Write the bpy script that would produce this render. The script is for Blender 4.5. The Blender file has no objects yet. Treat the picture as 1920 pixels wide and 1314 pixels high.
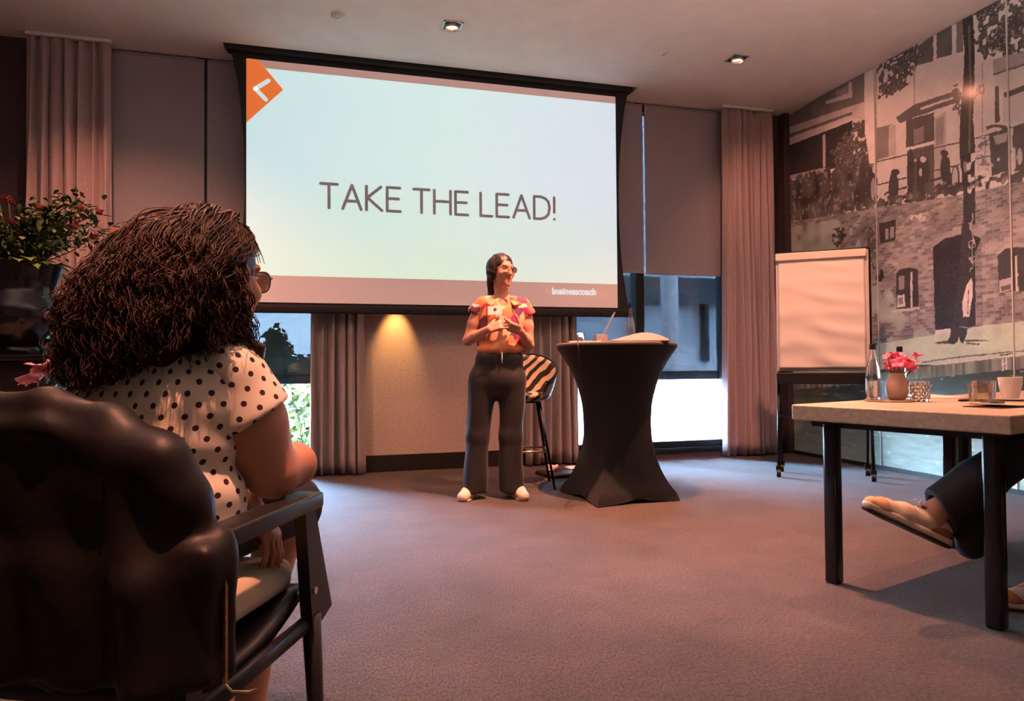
import bpy, bmesh, math, random
import numpy as np
from mathutils import Matrix, Vector, Euler
random.seed(7); np.random.seed(7)
S = bpy.context.scene
COL = S.collection
PI = math.pi

# ------------------------------------------------------------------ camera
cam_d = bpy.data.cameras.new('camera'); cam = bpy.data.objects.new('camera', cam_d); COL.objects.link(cam)
cam_d.sensor_fit = 'HORIZONTAL'; cam_d.sensor_width = 36.0; cam_d.lens = 36.0 * 1290.0 / 1920.0
cam_d.clip_start = 0.02; cam_d.clip_end = 300
cam.matrix_world = Matrix(((0.96404592, 0.00164794, -0.26573061, 0.0),
                           (-0.26562862, -0.02241163, -0.96381490, 0.0),
                           (-0.00754377, 0.99974747, -0.02116810, 0.95),
                           (0, 0, 0, 1)))
S.camera = cam

# ------------------------------------------------------------------ world, exposure
S.view_settings.view_transform = 'Standard'; S.view_settings.look = 'None'
S.view_settings.gamma = 1.0; S.view_settings.use_curve_mapping = False
S.view_settings.exposure = 0.08
W = bpy.data.worlds.new('daylight'); S.world = W; W.use_nodes = True
wn = W.node_tree; wn.nodes.clear()
w_out = wn.nodes.new('ShaderNodeOutputWorld'); w_bg = wn.nodes.new('ShaderNodeBackground')
w_tc = wn.nodes.new('ShaderNodeTexCoord'); w_sep = wn.nodes.new('ShaderNodeSeparateXYZ'); w_rmp = wn.nodes.new('ShaderNodeValToRGB')
wn.links.new(w_tc.outputs['Generated'], w_sep.inputs[0]); wn.links.new(w_sep.outputs['Z'], w_rmp.inputs[0])
w_rmp.color_ramp.elements[0].position = 0.0; w_rmp.color_ramp.elements[0].color = (0.50, 0.72, 1.0, 1)
w_rmp.color_ramp.elements[1].position = 0.6; w_rmp.color_ramp.elements[1].color = (0.30, 0.52, 0.95, 1)
wn.links.new(w_rmp.outputs[0], w_bg.inputs['Color']); w_bg.inputs['Strength'].default_value = 230.0
wn.links.new(w_bg.outputs[0], w_out.inputs[0])
sun_d = bpy.data.lights.new('sun', 'SUN'); sun = bpy.data.objects.new('sun', sun_d); COL.objects.link(sun)
sun_d.energy = 85.0; sun_d.color = (1.0, 0.96, 0.88); sun_d.angle = 0.01
sun.rotation_euler = (math.radians(32), 0, math.radians(25))     # high sun in front of the house, behind the room

# ceiling spot lamps (the fixtures themselves are built further down)
LAMP_COL = (1.0, 0.37, 0.225)
HC = 3.60                                                            # ceiling height
# x, y, watts, cone, tilt along y, tilt along x
LAMPS = [(0.98, 5.24, 150, 84, -16, 0), (3.48, 5.19, 75, 120, 0, -34), (-1.52, 5.25, 150, 128, -8, 0),
         (1.70, 3.85, 1500, 74, 0, 0), (3.05, 3.70, 470, 122, 0, 0), (-1.40, 3.92, 270, 132, 0, 0),
         (2.15, 2.05, 300, 44, 6, 0), (-0.10, 0.85, 640, 42, 10, 0), (0.98, 0.20, 30, 110, 0, 0)]
def spot(name, loc, energy, size, blend, color, rot=(0, 0, 0), radius=0.03):
    d = bpy.data.lights.new(name, 'SPOT'); o = bpy.data.objects.new(name, d); COL.objects.link(o)
    d.energy = energy; d.spot_size = math.radians(size); d.spot_blend = blend; d.color = color; d.shadow_soft_size = radius
    o.location = loc; o.rotation_euler = rot
    return o
for lx, ly, lw, lc_, lt_, la_ in LAMPS:
    spot('spot_light', (lx, ly, HC - 0.03), lw, lc_, 0.85, LAMP_COL, (math.radians(lt_), math.radians(la_), 0))
# up-lights added out of view to brighten the ceiling (shades built further down)
FILL_UPLIGHTS = [(-1.6, 2.0, 2.55), (0.8, 2.0, 2.55), (3.2, 2.0, 2.55)]
for p in FILL_UPLIGHTS: spot('pendant_light', (p[0], p[1], p[2] + 0.06), 95.0, 165, 0.3, (1.0, 0.72, 0.62), (PI, 0, 0), 0.10)

# ------------------------------------------------------------------ materials
def nd(nt, t, **kw):
    n = nt.nodes.new(t)
    for k, v in kw.items(): setattr(n, k, v)
    return n
def mat(name, col, rough=0.6, metal=0.0, spec=0.5, var=0.0, vscale=20.0, bump=0.0, bscale=200.0, coat=0.0, emit=None, estr=0.0,
        trans=0.0, ior=1.45, alpha=1.0, sheen=0.0, sss=0.0, attr=None, stretch=None):
    """principled material with optional noise variation of the colour and a noise bump"""
    m = bpy.data.materials.new(name); m.use_nodes = True
    nt = m.node_tree; b = nt.nodes['Principled BSDF']; L = nt.links
    c = tuple(col) + (1,)
    b.inputs['Base Color'].default_value = c
    b.inputs['Roughness'].default_value = rough; b.inputs['Metallic'].default_value = metal
    b.inputs['Specular IOR Level'].default_value = spec; b.inputs['IOR'].default_value = ior
    b.inputs['Coat Weight'].default_value = coat; b.inputs['Transmission Weight'].default_value = trans
    b.inputs['Alpha'].default_value = alpha; b.inputs['Sheen Weight'].default_value = sheen
    if sss: b.inputs['Subsurface Weight'].default_value = sss; b.inputs['Subsurface Radius'].default_value = (0.012, 0.005, 0.003)
    if emit: b.inputs['Emission Color'].default_value = tuple(emit) + (1,); b.inputs['Emission Strength'].default_value = estr
    src = None
    if attr:
        a = nd(nt, 'ShaderNodeAttribute', attribute_name=attr); src = a.outputs['Color']
        L.new(src, b.inputs['Base Color'])
    if var or bump:
        tc = nd(nt, 'ShaderNodeTexCoord'); vec = tc.outputs['Object']
        if stretch:
            mp = nd(nt, 'ShaderNodeMapping'); mp.inputs['Scale'].default_value = stretch
            L.new(vec, mp.inputs[0]); vec = mp.outputs[0]
    if var:
        n = nd(nt, 'ShaderNodeTexNoise'); n.inputs['Scale'].default_value = vscale; n.inputs['Detail'].default_value = 5
        L.new(vec, n.inputs['Vector'])
        mr = nd(nt, 'ShaderNodeMapRange'); mr.inputs[1].default_value = 0.3; mr.inputs[2].default_value = 0.7
        mr.inputs[3].default_value = 1 - var; mr.inputs[4].default_value = 1 + var
        L.new(n.outputs['Fac'], mr.inputs[0])
        mx = nd(nt, 'ShaderNodeMix', data_type='RGBA', blend_type='MULTIPLY'); mx.inputs[0].default_value = 1
        if src: L.new(src, mx.inputs[6])
        else: mx.inputs[6].default_value = c
        L.new(mr.outputs[0], mx.inputs[7]); L.new(mx.outputs[2], b.inputs['Base Color'])
    if bump:
        n2 = nd(nt, 'ShaderNodeTexNoise'); n2.inputs['Scale'].default_value = bscale; n2.inputs['Detail'].default_value = 4
        L.new(vec, n2.inputs['Vector'])
        bp = nd(nt, 'ShaderNodeBump'); bp.inputs['Strength'].default_value = bump; bp.inputs['Distance'].default_value = 0.004
        L.new(n2.outputs['Fac'], bp.inputs['Height']); L.new(bp.outputs[0], b.inputs['Normal'])
    return m

# ------------------------------------------------------------------ mesh helpers
class MB:
    """collects simple solids and links them as one mesh object"""
    def __init__(s): s.v = []; s.f = []
    def add(s, vs, fs):
        o = len(s.v); s.v += [tuple(map(float, p)) for p in vs]; s.f += [tuple(i + o for i in q) for q in fs]; return s
    def box(s, x0, x1, y0, y1, z0, z1, M=None, bev=0.0):
        if bev:
            bm = bmesh.new(); bmesh.ops.create_cube(bm, size=1)
            for v in bm.verts: v.co = Vector(((x0 + x1) / 2 + v.co.x * (x1 - x0), (y0 + y1) / 2 + v.co.y * (y1 - y0), (z0 + z1) / 2 + v.co.z * (z1 - z0)))
            bmesh.ops.bevel(bm, geom=bm.edges[:], offset=bev, segments=3, profile=0.5, affect='EDGES')
            vs = [tuple((M @ v.co) if M else v.co) for v in bm.verts]; bm.verts.index_update()
            fs = [tuple(v.index for v in f.verts) for f in bm.faces]; bm.free(); return s.add(vs, fs)
        vs = [(x, y, z) for z in (z0, z1) for y in (y0, y1) for x in (x0, x1)]
        if M: vs = [tuple(M @ Vector(p)) for p in vs]
        return s.add(vs, [(0, 2, 3, 1), (4, 5, 7, 6), (0, 1, 5, 4), (2, 6, 7, 3), (0, 4, 6, 2), (1, 3, 7, 5)])
    def lathe(s, prof, seg=32, c=(0, 0, 0), M=None, wob=None):
        vs = []; fs = []; n = len(prof)
        for i, (r, z) in enumerate(prof):
            for k in range(seg):
                a = 2 * PI * k / seg
                p = Vector((r * math.cos(a) + c[0], r * math.sin(a) + c[1], z + c[2])); vs.append(tuple(M @ p) if M else tuple(p))
        for i in range(n - 1):
            for k in range(seg):
                fs.append((i * seg + k, i * seg + (k + 1) % seg, (i + 1) * seg + (k + 1) % seg, (i + 1) * seg + k))
        if prof[0][0] > 1e-5: fs.append(tuple(reversed(range(seg))))
        if prof[-1][0] > 1e-5: fs.append(tuple(range((n - 1) * seg, n * seg)))
        return s.add(vs, fs)
    def tube(s, pts, r, seg=8, flat=None):
        P = [Vector(p) for p in pts]; n = len(P); R = list(r) if hasattr(r, '__len__') else [r] * n
        up = Vector((0, 0, 1)); vs = []; fs = []; prev = None
        for i in range(n):
            t = (P[min(i + 1, n - 1)] - P[max(i - 1, 0)]).normalized()
            if prev is None:
                u = t.cross(up)
                if u.length < 1e-3: u = t.cross(Vector((1, 0, 0)))
                u.normalize()
            else:
                u = (prev - t * prev.dot(t)).normalized()
            prev = u; w = t.cross(u)
            for k in range(seg):
                a = 2 * PI * k / seg
                vs.append(P[i] + u * math.cos(a) * R[i] + w * math.sin(a) * R[i] * (flat or 1))
        for i in range(n - 1):
            for k in range(seg):
                fs.append((i * seg + k, i * seg + (k + 1) % seg, (i + 1) * seg + (k + 1) % seg, (i + 1) * seg + k))
        fs.append(tuple(reversed(range(seg)))); fs.append(tuple(range((n - 1) * seg, n * seg)))
        return s.add(vs, fs)
    def prism(s, poly, d0, d1, axis='y'):
        n = len(poly)
        def q(a, b, d): return {'y': (a, d, b), 'x': (d, a, b), 'z': (a, b, d)}[axis]
        vs = [q(a, b, d0) for a, b in poly] + [q(a, b, d1) for a, b in poly]
        return s.add(vs, [tuple(range(n)), tuple(reversed(range(n, 2 * n)))] + [(i, i + n, (i + 1) % n + n, (i + 1) % n) for i in range(n)])
    def grid(s, F, nu, nv, thick=None):
        """F(u,v)->point ; optional thickness vector function gives a closed sheet"""
        vs = [F(i / (nu - 1), j / (nv - 1)) for j in range(nv) for i in range(nu)]
        fs = [(j * nu + i, j * nu + i + 1, (j + 1) * nu + i + 1, (j + 1) * nu + i) for j in range(nv - 1) for i in range(nu - 1)]
        return s.add(vs, fs)
    def build(s, name, m, parent=None, smooth=False, sharp=None, kind=None, label=None, solid=None, fix=True):
        me = bpy.data.meshes.new(name); me.from_pydata(s.v, [], s.f); me.update()
        if fix:
            bm = bmesh.new(); bm.from_mesh(me); bmesh.ops.recalc_face_normals(bm, faces=bm.faces[:]); bm.to_mesh(me); bm.free()
        me.materials.append(m)
        if smooth:
            me.polygons.foreach_set('use_smooth', [True] * len(me.polygons))
            if sharp: me.set_sharp_from_angle(angle=math.radians(sharp))
        o = bpy.data.objects.new(name, me); COL.objects.link(o)
        if parent: o.parent = parent
        if solid:
            md = o.modifiers.new('solid', 'SOLIDIFY'); md.thickness = solid; md.offset = 0
        if kind: o['kind'] = kind
        if label: o['label'] = label
        return o
def raw(name, v, f, m, parent=None, smooth=True, attr=None, kind=None, label=None, uv=None):
    """numpy arrays -> object; attr: dict name -> (n,3) vertex colours; uv: (n,2) vertex vector"""
    me = bpy.data.meshes.new(name); v = np.asarray(v, np.float32); f = np.asarray(f, np.int32)
    me.vertices.add(len(v)); me.vertices.foreach_set('co', v.ravel())
    k = f.shape[1]; me.loops.add(f.size); me.loops.foreach_set('vertex_index', f.ravel())
    me.polygons.add(len(f)); me.polygons.foreach_set('loop_start', np.arange(0, f.size, k, dtype=np.int32))
    me.update(calc_edges=True); me.validate()
    if smooth: me.polygons.foreach_set('use_smooth', np.ones(len(me.polygons), bool))
    if attr:
        for n, c in attr.items():
            a = me.color_attributes.new(n, 'FLOAT_COLOR', 'POINT')
            cc = np.ones((len(v), 4), np.float32); cc[:, :3] = c; a.data.foreach_set('color', cc.ravel())
    if uv is not None:
        a = me.attributes.new('wrap', 'FLOAT_VECTOR', 'POINT'); z = np.zeros((len(v), 3), np.float32); z[:, :uv.shape[1]] = uv; a.data.foreach_set('vector', z.ravel())
    me.materials.append(m)
    o = bpy.data.objects.new(name, me); COL.objects.link(o)
    if parent: o.parent = parent
    if kind: o['kind'] = kind
    if label: o['label'] = label
    return o
def tag(o, label, cat, group=None):
    o['label'] = label; o['category'] = cat
    if group: o['group'] = group
    return o
def thing(name, label, cat, loc=(0, 0, 0), rz=0.0, group=None):
    o = bpy.data.objects.new(name, None); COL.objects.link(o); o.empty_display_size = 0.1
    o.location = loc; o.rotation_euler = (0, 0, rz); return tag(o, label, cat, group)
def kids(o): return [c for c in bpy.data.objects if c.parent == o]
def copy_tree(o, loc=None, rz=None, label=None, parent=None):
    c = o.copy(); COL.objects.link(c); c.parent = parent
    if loc is not None: c.location = loc
    if rz is not None: c.rotation_euler = (0, 0, rz)
    if label: c['label'] = label
    for ch in kids(o): copy_tree(ch, parent=c)
    return c
FWD = Vector((0.26573, 0.96381, 0)); RGT = Vector((0.96405, -0.26563, 0))
def plan(lat, dep, z=0.0):
    """floor plan of the rear half of the room is squared to the viewing aisle: lat to the right of the aisle, dep along it"""
    p = RGT * lat + FWD * dep; return Vector((p.x, p.y, z))
AISLE = math.radians(-15.4)

# common materials
M_black = mat('black_metal', (0.012, 0.012, 0.013), 0.35, 0.6)
M_blackplastic = mat('black_plastic', (0.012, 0.012, 0.013), 0.4)
M_white = mat('white_paint', (0.72, 0.70, 0.68), 0.5)
M_chrome = mat('chrome', (0.7, 0.7, 0.7), 0.15, 1.0)
def thin_glass(name, tint):
    m = bpy.data.materials.new(name); m.use_nodes = True; nt = m.node_tree; nt.nodes.remove(nt.nodes['Principled BSDF'])
    t = nd(nt, 'ShaderNodeBsdfTransparent'); t.inputs[0].default_value = tint + (1,); g = nd(nt, 'ShaderNodeBsdfGlossy'); g.inputs['Roughness'].default_value = 0.03
    lw = nd(nt, 'ShaderNodeLayerWeight'); lw.inputs[0].default_value = 0.35; mr = nd(nt, 'ShaderNodeMapRange'); mr.inputs[3].default_value = 0.05; mr.inputs[4].default_value = 0.75; mx = nd(nt, 'ShaderNodeMixShader')
    nt.links.new(lw.outputs['Fresnel'], mr.inputs[0]); nt.links.new(mr.outputs[0], mx.inputs[0]); nt.links.new(t.outputs[0], mx.inputs[1]); nt.links.new(g.outputs[0], mx.inputs[2]); nt.links.new(mx.outputs[0], nt.nodes['Material Output'].inputs[0]); return m
M_thin = thin_glass('thin_drinking_glass', (0.95, 0.95, 0.94))
M_glass = mat('clear_glass', (0.96, 0.98, 0.97), 0.02, trans=1.0, ior=1.45)
M_water = mat('water', (0.97, 0.99, 0.98), 0.0, trans=1.0, ior=1.33)

# ------------------------------------------------------------------ soft solids: distance fields joined smoothly, meshed by surface nets
class SDF:
    """list of rounded solids blended into one continuous surface"""
    def __init__(s): s.ops = []
    def cap(s, a, b, ra, rb=None, k=0.02, sub=False, flat=None):
        s.ops.append(('cap', np.array(a, float), np.array(b, float), ra, ra if rb is None else rb, k, sub, flat)); return s
    def chain(s, pts, rs, k=0.02, flat=None):
        for i in range(len(pts) - 1): s.cap(pts[i], pts[i + 1], rs[i], rs[i + 1], k, False, flat)
        return s
    def ell(s, c, r, k=0.02, sub=False, R=None):
        s.ops.append(('ell', np.array(c, float), np.array(r, float), R, None, k, sub, None)); return s
    def box(s, c, h, rad=0.01, k=0.01, sub=False, R=None):
        s.ops.append(('box', np.array(c, float), np.array(h, float), R, rad, k, sub, None)); return s
    def plane(s, p, n):
        """cuts away everything on the side the normal points to"""
        n = np.array(n, float); s.ops.append(('plane', np.array(p, float), n / np.linalg.norm(n), None, None, 0, True, None)); return s
    def bounds(s):
        lo = np.full(3, 1e9); hi = -lo
        for o in s.ops:
            if o[6]: continue
            a, b = s._bb(o); lo = np.minimum(lo, a); hi = np.maximum(hi, b)
        return lo, hi
    def _bb(s, o):
        if o[0] == 'cap':
            r = max(o[3], o[4]) * (max(1, max(o[7][1])) if o[7] else 1)
            return np.minimum(o[1], o[2]) - r, np.maximum(o[1], o[2]) + r
        e = np.abs(o[3]) @ o[2] if o[3] is not None else o[2]
        if o[0] == 'ell' and o[3] is not None: e = np.full(3, o[2].max())
        return o[1] - e, o[1] + e
    def field(s, h, pad=None):
        lo, hi = s.bounds(); pad = pad or 3 * h; lo = lo - pad; hi = hi + pad
        n = np.ceil((hi - lo) / h).astype(int) + 1
        ax = [lo[i] + h * np.arange(n[i]) for i in range(3)]
        F = np.full(n, 0.5, np.float32)
        for o in s.ops:
            t, k, sub = o[0], o[5], o[6]
            if t == 'plane':
                X, Y, Z = np.meshgrid(*ax, indexing='ij', sparse=True)
                d = (X - o[1][0]) * o[2][0] + (Y - o[1][1]) * o[2][1] + (Z - o[1][2]) * o[2][2]
                F = np.maximum(F, d).astype(np.float32); continue
            a, b = s._bb(o); m = k + 4 * h + 0.01
            i0 = np.clip(np.floor((a - m - lo) / h).astype(int), 0, n); i1 = np.clip(np.ceil((b + m - lo) / h).astype(int) + 1, 0, n)
            if (i1 <= i0).any(): continue
            sl = tuple(slice(i0[i], i1[i]) for i in range(3))
            X, Y, Z = np.meshgrid(*[ax[i][sl[i]] for i in range(3)], indexing='ij', sparse=True)
            if t == 'cap':
                ab = o[2] - o[1]; L2 = max(ab @ ab, 1e-9)
                px, py, pz = X - o[1][0], Y - o[1][1], Z - o[1][2]
                q = np.clip((px * ab[0] + py * ab[1] + pz * ab[2]) / L2, 0, 1)
                dx, dy, dz = px - q * ab[0], py - q * ab[1], pz - q * ab[2]
                if o[7]:     # flattened section: axis direction, scales (thin, wide)
                    w = np.array(o[7][0], float); w /= np.linalg.norm(w); c = dx * w[0] + dy * w[1] + dz * w[2]
                    s0, s1 = o[7][1]; d2 = dx * dx + dy * dy + dz * dz - c * c
                    d = (np.sqrt(np.maximum(d2, 0) / s1 ** 2 + c * c / s0 ** 2) - (o[3] + q * (o[4] - o[3]))) * min(s0, s1)
                else: d = np.sqrt(dx * dx + dy * dy + dz * dz) - (o[3] + q * (o[4] - o[3]))
            else:
                px, py, pz = X - o[1][0], Y - o[1][1], Z - o[1][2]
                if o[3] is not None:
                    Rm = o[3]; px, py, pz = [Rm[0, i] * px + Rm[1, i] * py + Rm[2, i] * pz for i in range(3)]
                if t == 'ell':
                    r = o[2]; k0 = np.sqrt((px / r[0]) ** 2 + (py / r[1]) ** 2 + (pz / r[2]) ** 2); k1 = np.sqrt((px / r[0] ** 2) ** 2 + (py / r[1] ** 2) ** 2 + (pz / r[2] ** 2) ** 2)
                    d = k0 * (k0 - 1) / np.maximum(k1, 1e-6)
                else:
                    hh = o[2] - o[4]; qx, qy, qz = np.abs(px) - hh[0], np.abs(py) - hh[1], np.abs(pz) - hh[2]
                    d = np.sqrt(np.maximum(qx, 0) ** 2 + np.maximum(qy, 0) ** 2 + np.maximum(qz, 0) ** 2) + np.minimum(np.maximum(np.maximum(qx, qy), qz), 0) - o[4]
            f = F[sl]
            if sub:
                d = -d
                if k > 0: e = np.maximum(k - np.abs(f - d), 0) / k; F[sl] = np.maximum(f, d) + e * e * k * 0.25
                else: F[sl] = np.maximum(f, d)
            else:
                if k > 0: e = np.maximum(k - np.abs(f - d), 0) / k; F[sl] = np.minimum(f, d) - e * e * k * 0.25
                else: F[sl] = np.minimum(f, d)
        return F, lo
    def mesh(s, h, disp=None, smooth=1):
        F, lo = s.field(h)
        if disp is not None:
            ax = [lo[i] + h * np.arange(F.shape[i]) for i in range(3)]
            X, Y, Z = np.meshgrid(*ax, indexing='ij', sparse=False); F = F + disp(X, Y, Z).astype(np.float32)
        return nets(F, lo, h, smooth)
def nets(F, lo, h, smooth=1):
    F[[0, -1]] = 1; F[:, [0, -1]] = 1; F[:, :, [0, -1]] = 1
    I = F < 0; N = tuple(x - 1 for x in F.shape)
    cs = [(i, j, k) for i in (0, 1) for j in (0, 1) for k in (0, 1)]
    sub = lambda A, c: A[c[0]:c[0] + N[0], c[1]:c[1] + N[1], c[2]:c[2] + N[2]]
    cnt = sum(sub(I, c).astype(np.int8) for c in cs)
    act = np.argwhere((cnt > 0) & (cnt < 8)); n = len(act)
    pos = np.zeros((n, 3)); num = np.zeros(n)
    val = {c: F[act[:, 0] + c[0], act[:, 1] + c[1], act[:, 2] + c[2]] for c in cs}
    for a in cs:
        for d in range(3):
            if a[d]: continue
            b = list(a); b[d] = 1; b = tuple(b); fa, fb = val[a], val[b]; m = (fa < 0) != (fb < 0)
            t = np.where(m, fa / np.where(m, fa - fb, 1), 0); p = np.array(a, float)[None, :].repeat(n, 0); p[:, d] += t
            pos[m] += p[m]; num += m
    V = lo + h * (act + pos / num[:, None])
    idx = np.full(N, -1, np.int32); idx[tuple(act.T)] = np.arange(n)
    Q = []
    for d in range(3):
        e, g = (d + 1) % 3, (d + 2) % 3
        A = np.moveaxis(I, (d, e, g), (0, 1, 2)); J = np.moveaxis(idx, (d, e, g), (0, 1, 2))
        s0, s1 = A[:-1, 1:-1, 1:-1], A[1:, 1:-1, 1:-1]; c = np.argwhere(s0 != s1); i, j, k = c.T
        q = np.stack([J[i, j, k], J[i, j + 1, k], J[i, j + 1, k + 1], J[i, j, k + 1]], 1); fl = ~s0[i, j, k]
        q[fl] = q[fl][:, ::-1]; Q.append(q)
    Q = np.concatenate(Q); Q = Q[(Q >= 0).all(1)]
    for _ in range(smooth):
        S_ = np.zeros_like(V); C_ = np.zeros(len(V))
        for a, b in ((0, 1), (1, 2), (2, 3), (3, 0)):
            np.add.at(S_, Q[:, a], V[Q[:, b]]); np.add.at(S_, Q[:, b], V[Q[:, a]]); np.add.at(C_, Q[:, a], 1); np.add.at(C_, Q[:, b], 1)
        V = 0.5 * V + 0.5 * S_ / np.maximum(C_, 1)[:, None]
    return V, Q
def rotm(x=0, y=0, z=0):
    return np.array(Euler((math.radians(x), math.radians(y), math.radians(z)), 'XYZ').to_matrix())
def fold(X, Y, Z, amp, s, seed=0):
    """soft cloth unevenness"""
    r = np.random.RandomState(seed); o = 0
    for _ in range(5):
        w = r.normal(size=3); w /= np.linalg.norm(w); o = o + np.sin((X * w[0] + Y * w[1] + Z * w[2]) * s * r.uniform(0.6, 1.6) + r.uniform(0, 6))
    return o * amp / 3

# ------------------------------------------------------------------ the room
RX0, RX1, RY0, RY1 = -3.60, 4.80, -3.20, 6.30
def carpet_mat():
    m = bpy.data.materials.new('woven_carpet'); m.use_nodes = True; nt = m.node_tree; L = nt.links; b = nt.nodes['Principled BSDF']
    b.inputs['Roughness'].default_value = 0.95; b.inputs['Specular IOR Level'].default_value = 0.15; b.inputs['Sheen Weight'].default_value = 0.15
    tc = nd(nt, 'ShaderNodeTexCoord'); mp = nd(nt, 'ShaderNodeMapping'); mp.inputs['Scale'].default_value = (1, 0.42, 1); mp.inputs['Rotation'].default_value = (0, 0, 0.27)
    L.new(tc.outputs['Object'], mp.inputs[0])
    n1 = nd(nt, 'ShaderNodeTexNoise'); n1.inputs['Scale'].default_value = 150; n1.inputs['Detail'].default_value = 3; L.new(mp.outputs[0], n1.inputs['Vector'])
    n2 = nd(nt, 'ShaderNodeTexNoise'); n2.inputs['Scale'].default_value = 2.6; n2.inputs['Detail'].default_value = 5; n2.inputs['Roughness'].default_value = 0.65; L.new(tc.outputs['Object'], n2.inputs['Vector'])
    r1 = nd(nt, 'ShaderNodeValToRGB'); r1.color_ramp.elements[0].position = 0.30; r1.color_ramp.elements[0].color = (0.028, 0.024, 0.023, 1)
    r1.color_ramp.elements[1].position = 0.70; r1.color_ramp.elements[1].color = (0.104, 0.080, 0.069, 1)
    L.new(n1.outputs['Fac'], r1.inputs[0])
    mr = nd(nt, 'ShaderNodeMapRange'); mr.inputs[1].default_value = 0.3; mr.inputs[2].default_value = 0.7; mr.inputs[3].default_value = 0.72; mr.inputs[4].default_value = 1.2
    L.new(n2.outputs['Fac'], mr.inputs[0])
    mx = nd(nt, 'ShaderNodeMix', data_type='RGBA', blend_type='MULTIPLY'); mx.inputs[0].default_value = 1
    L.new(r1.outputs[0], mx.inputs[6]); L.new(mr.outputs[0], mx.inputs[7]); L.new(mx.outputs[2], b.inputs['Base Color'])
    bp = nd(nt, 'ShaderNodeBump'); bp.inputs['Strength'].default_value = 0.6; bp.inputs['Distance'].default_value = 0.006
    L.new(n1.outputs['Fac'], bp.inputs['Height']); L.new(bp.outputs[0], b.inputs['Normal'])
    return m
M_ceiling = mat('ceiling_plaster', (0.84, 0.81, 0.77), 0.9, var=0.04, vscale=6, bump=0.05, bscale=120)
M_plum = mat('plum_wallpaper', (0.085, 0.052, 0.060), 0.75, var=0.10, vscale=30, bump=0.15, bscale=300)
M_panelwall = mat('beige_wall_covering', (0.56, 0.43, 0.37), 0.8, var=0.10, vscale=40, bump=0.15, bscale=260)
M_darkwood = mat('dark_skirting', (0.016, 0.013, 0.013), 0.5)
M_frame = mat('anthracite_window_frame', (0.014, 0.015, 0.017), 0.4, 0.3)
def structure(o): o['kind'] = 'structure'; return o
structure(MB().box(RX0 - 0.2, RX1 + 0.2, RY0 - 0.2, RY1 + 0.3, -0.12, 0.0).build('floor', carpet_mat()))
# ceiling with a slot for the screen
SX0, SX1, SY0, SY1 = -0.78, 2.92, 5.98, 6.13
cb = MB()
cb.box(RX0 - 0.2, RX1 + 0.2, RY0 - 0.2, SY0, HC, HC + 0.25).box(RX0 - 0.2, SX0, SY0, SY1, HC, HC + 0.25).box(SX1, RX1 + 0.2, SY0, SY1, HC, HC + 0.25)
cb.box(RX0 - 0.2, RX1 + 0.2, SY1, RY1 + 0.3, HC, HC + 0.25).box(SX0, SX1, SY0, SY1, HC + 0.2, HC + 0.25)
structure(cb.build('ceiling', M_ceiling))
structure(MB().box(RX0 - 0.2, RX0, RY0 - 0.2, RY1 + 0.3, 0, HC).build('wall_left', M_plum))
structure(MB().box(RX0, RX1, RY0 - 0.2, RY0, 0, HC).build('wall_front', M_panelwall))
wall_right = structure(MB().box(RX1, RX1 + 0.2, RY0 - 0.2, RY1 + 0.3, 0, HC).build('wall_right', M_plum))
# back wall: solid pieces left of, between and right of the two tall windows
W1 = (-1.95, -0.02, 0.13, 3.60); W2 = (2.25, 4.12, 0.10, 3.60)
wall_back = structure(MB().box(RX0 - 0.2, W1[0], RY1, RY1 + 0.3, 0, HC).box(W2[1], RX1 + 0.2, RY1, RY1 + 0.3, 0, HC)
    .box(W1[0], W1[1], RY1, RY1 + 0.3, 0, W1[2]).box(W2[0], W2[1], RY1, RY1 + 0.3, 0, W2[2]).build('wall_back', M_plum))
panel = MB().box(W1[1], W2[0], RY1, RY1 + 0.3, 0, HC).build('wall_panel', M_panelwall, wall_back, label='beige textured wall covering')
structure(MB().box(0.30, 2.30, RY1 - 0.018, RY1, 0, 0.15, bev=0.004).build('baseboard_back', M_darkwood))
structure(MB().box(RX0, W1[0], RY1 - 0.018, RY1, 0, 0.13).box(W2[1], RX1, RY1 - 0.018, RY1, 0, 0.13).build('baseboard_back.001', M_darkwood))
structure(MB().box(RX1 - 0.03, RX1, RY0, 6.25, 0, 0.035).build('baseboard_right', M_darkwood))
structure(MB().box(4.715, RX1, 6.20, RY1, 0, HC, bev=0.005).build('trim_1', mat('dark_corner_board', (0.055, 0.038, 0.040), 0.6, var=0.2, vscale=3, stretch=(1, 1, 30))))

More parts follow.
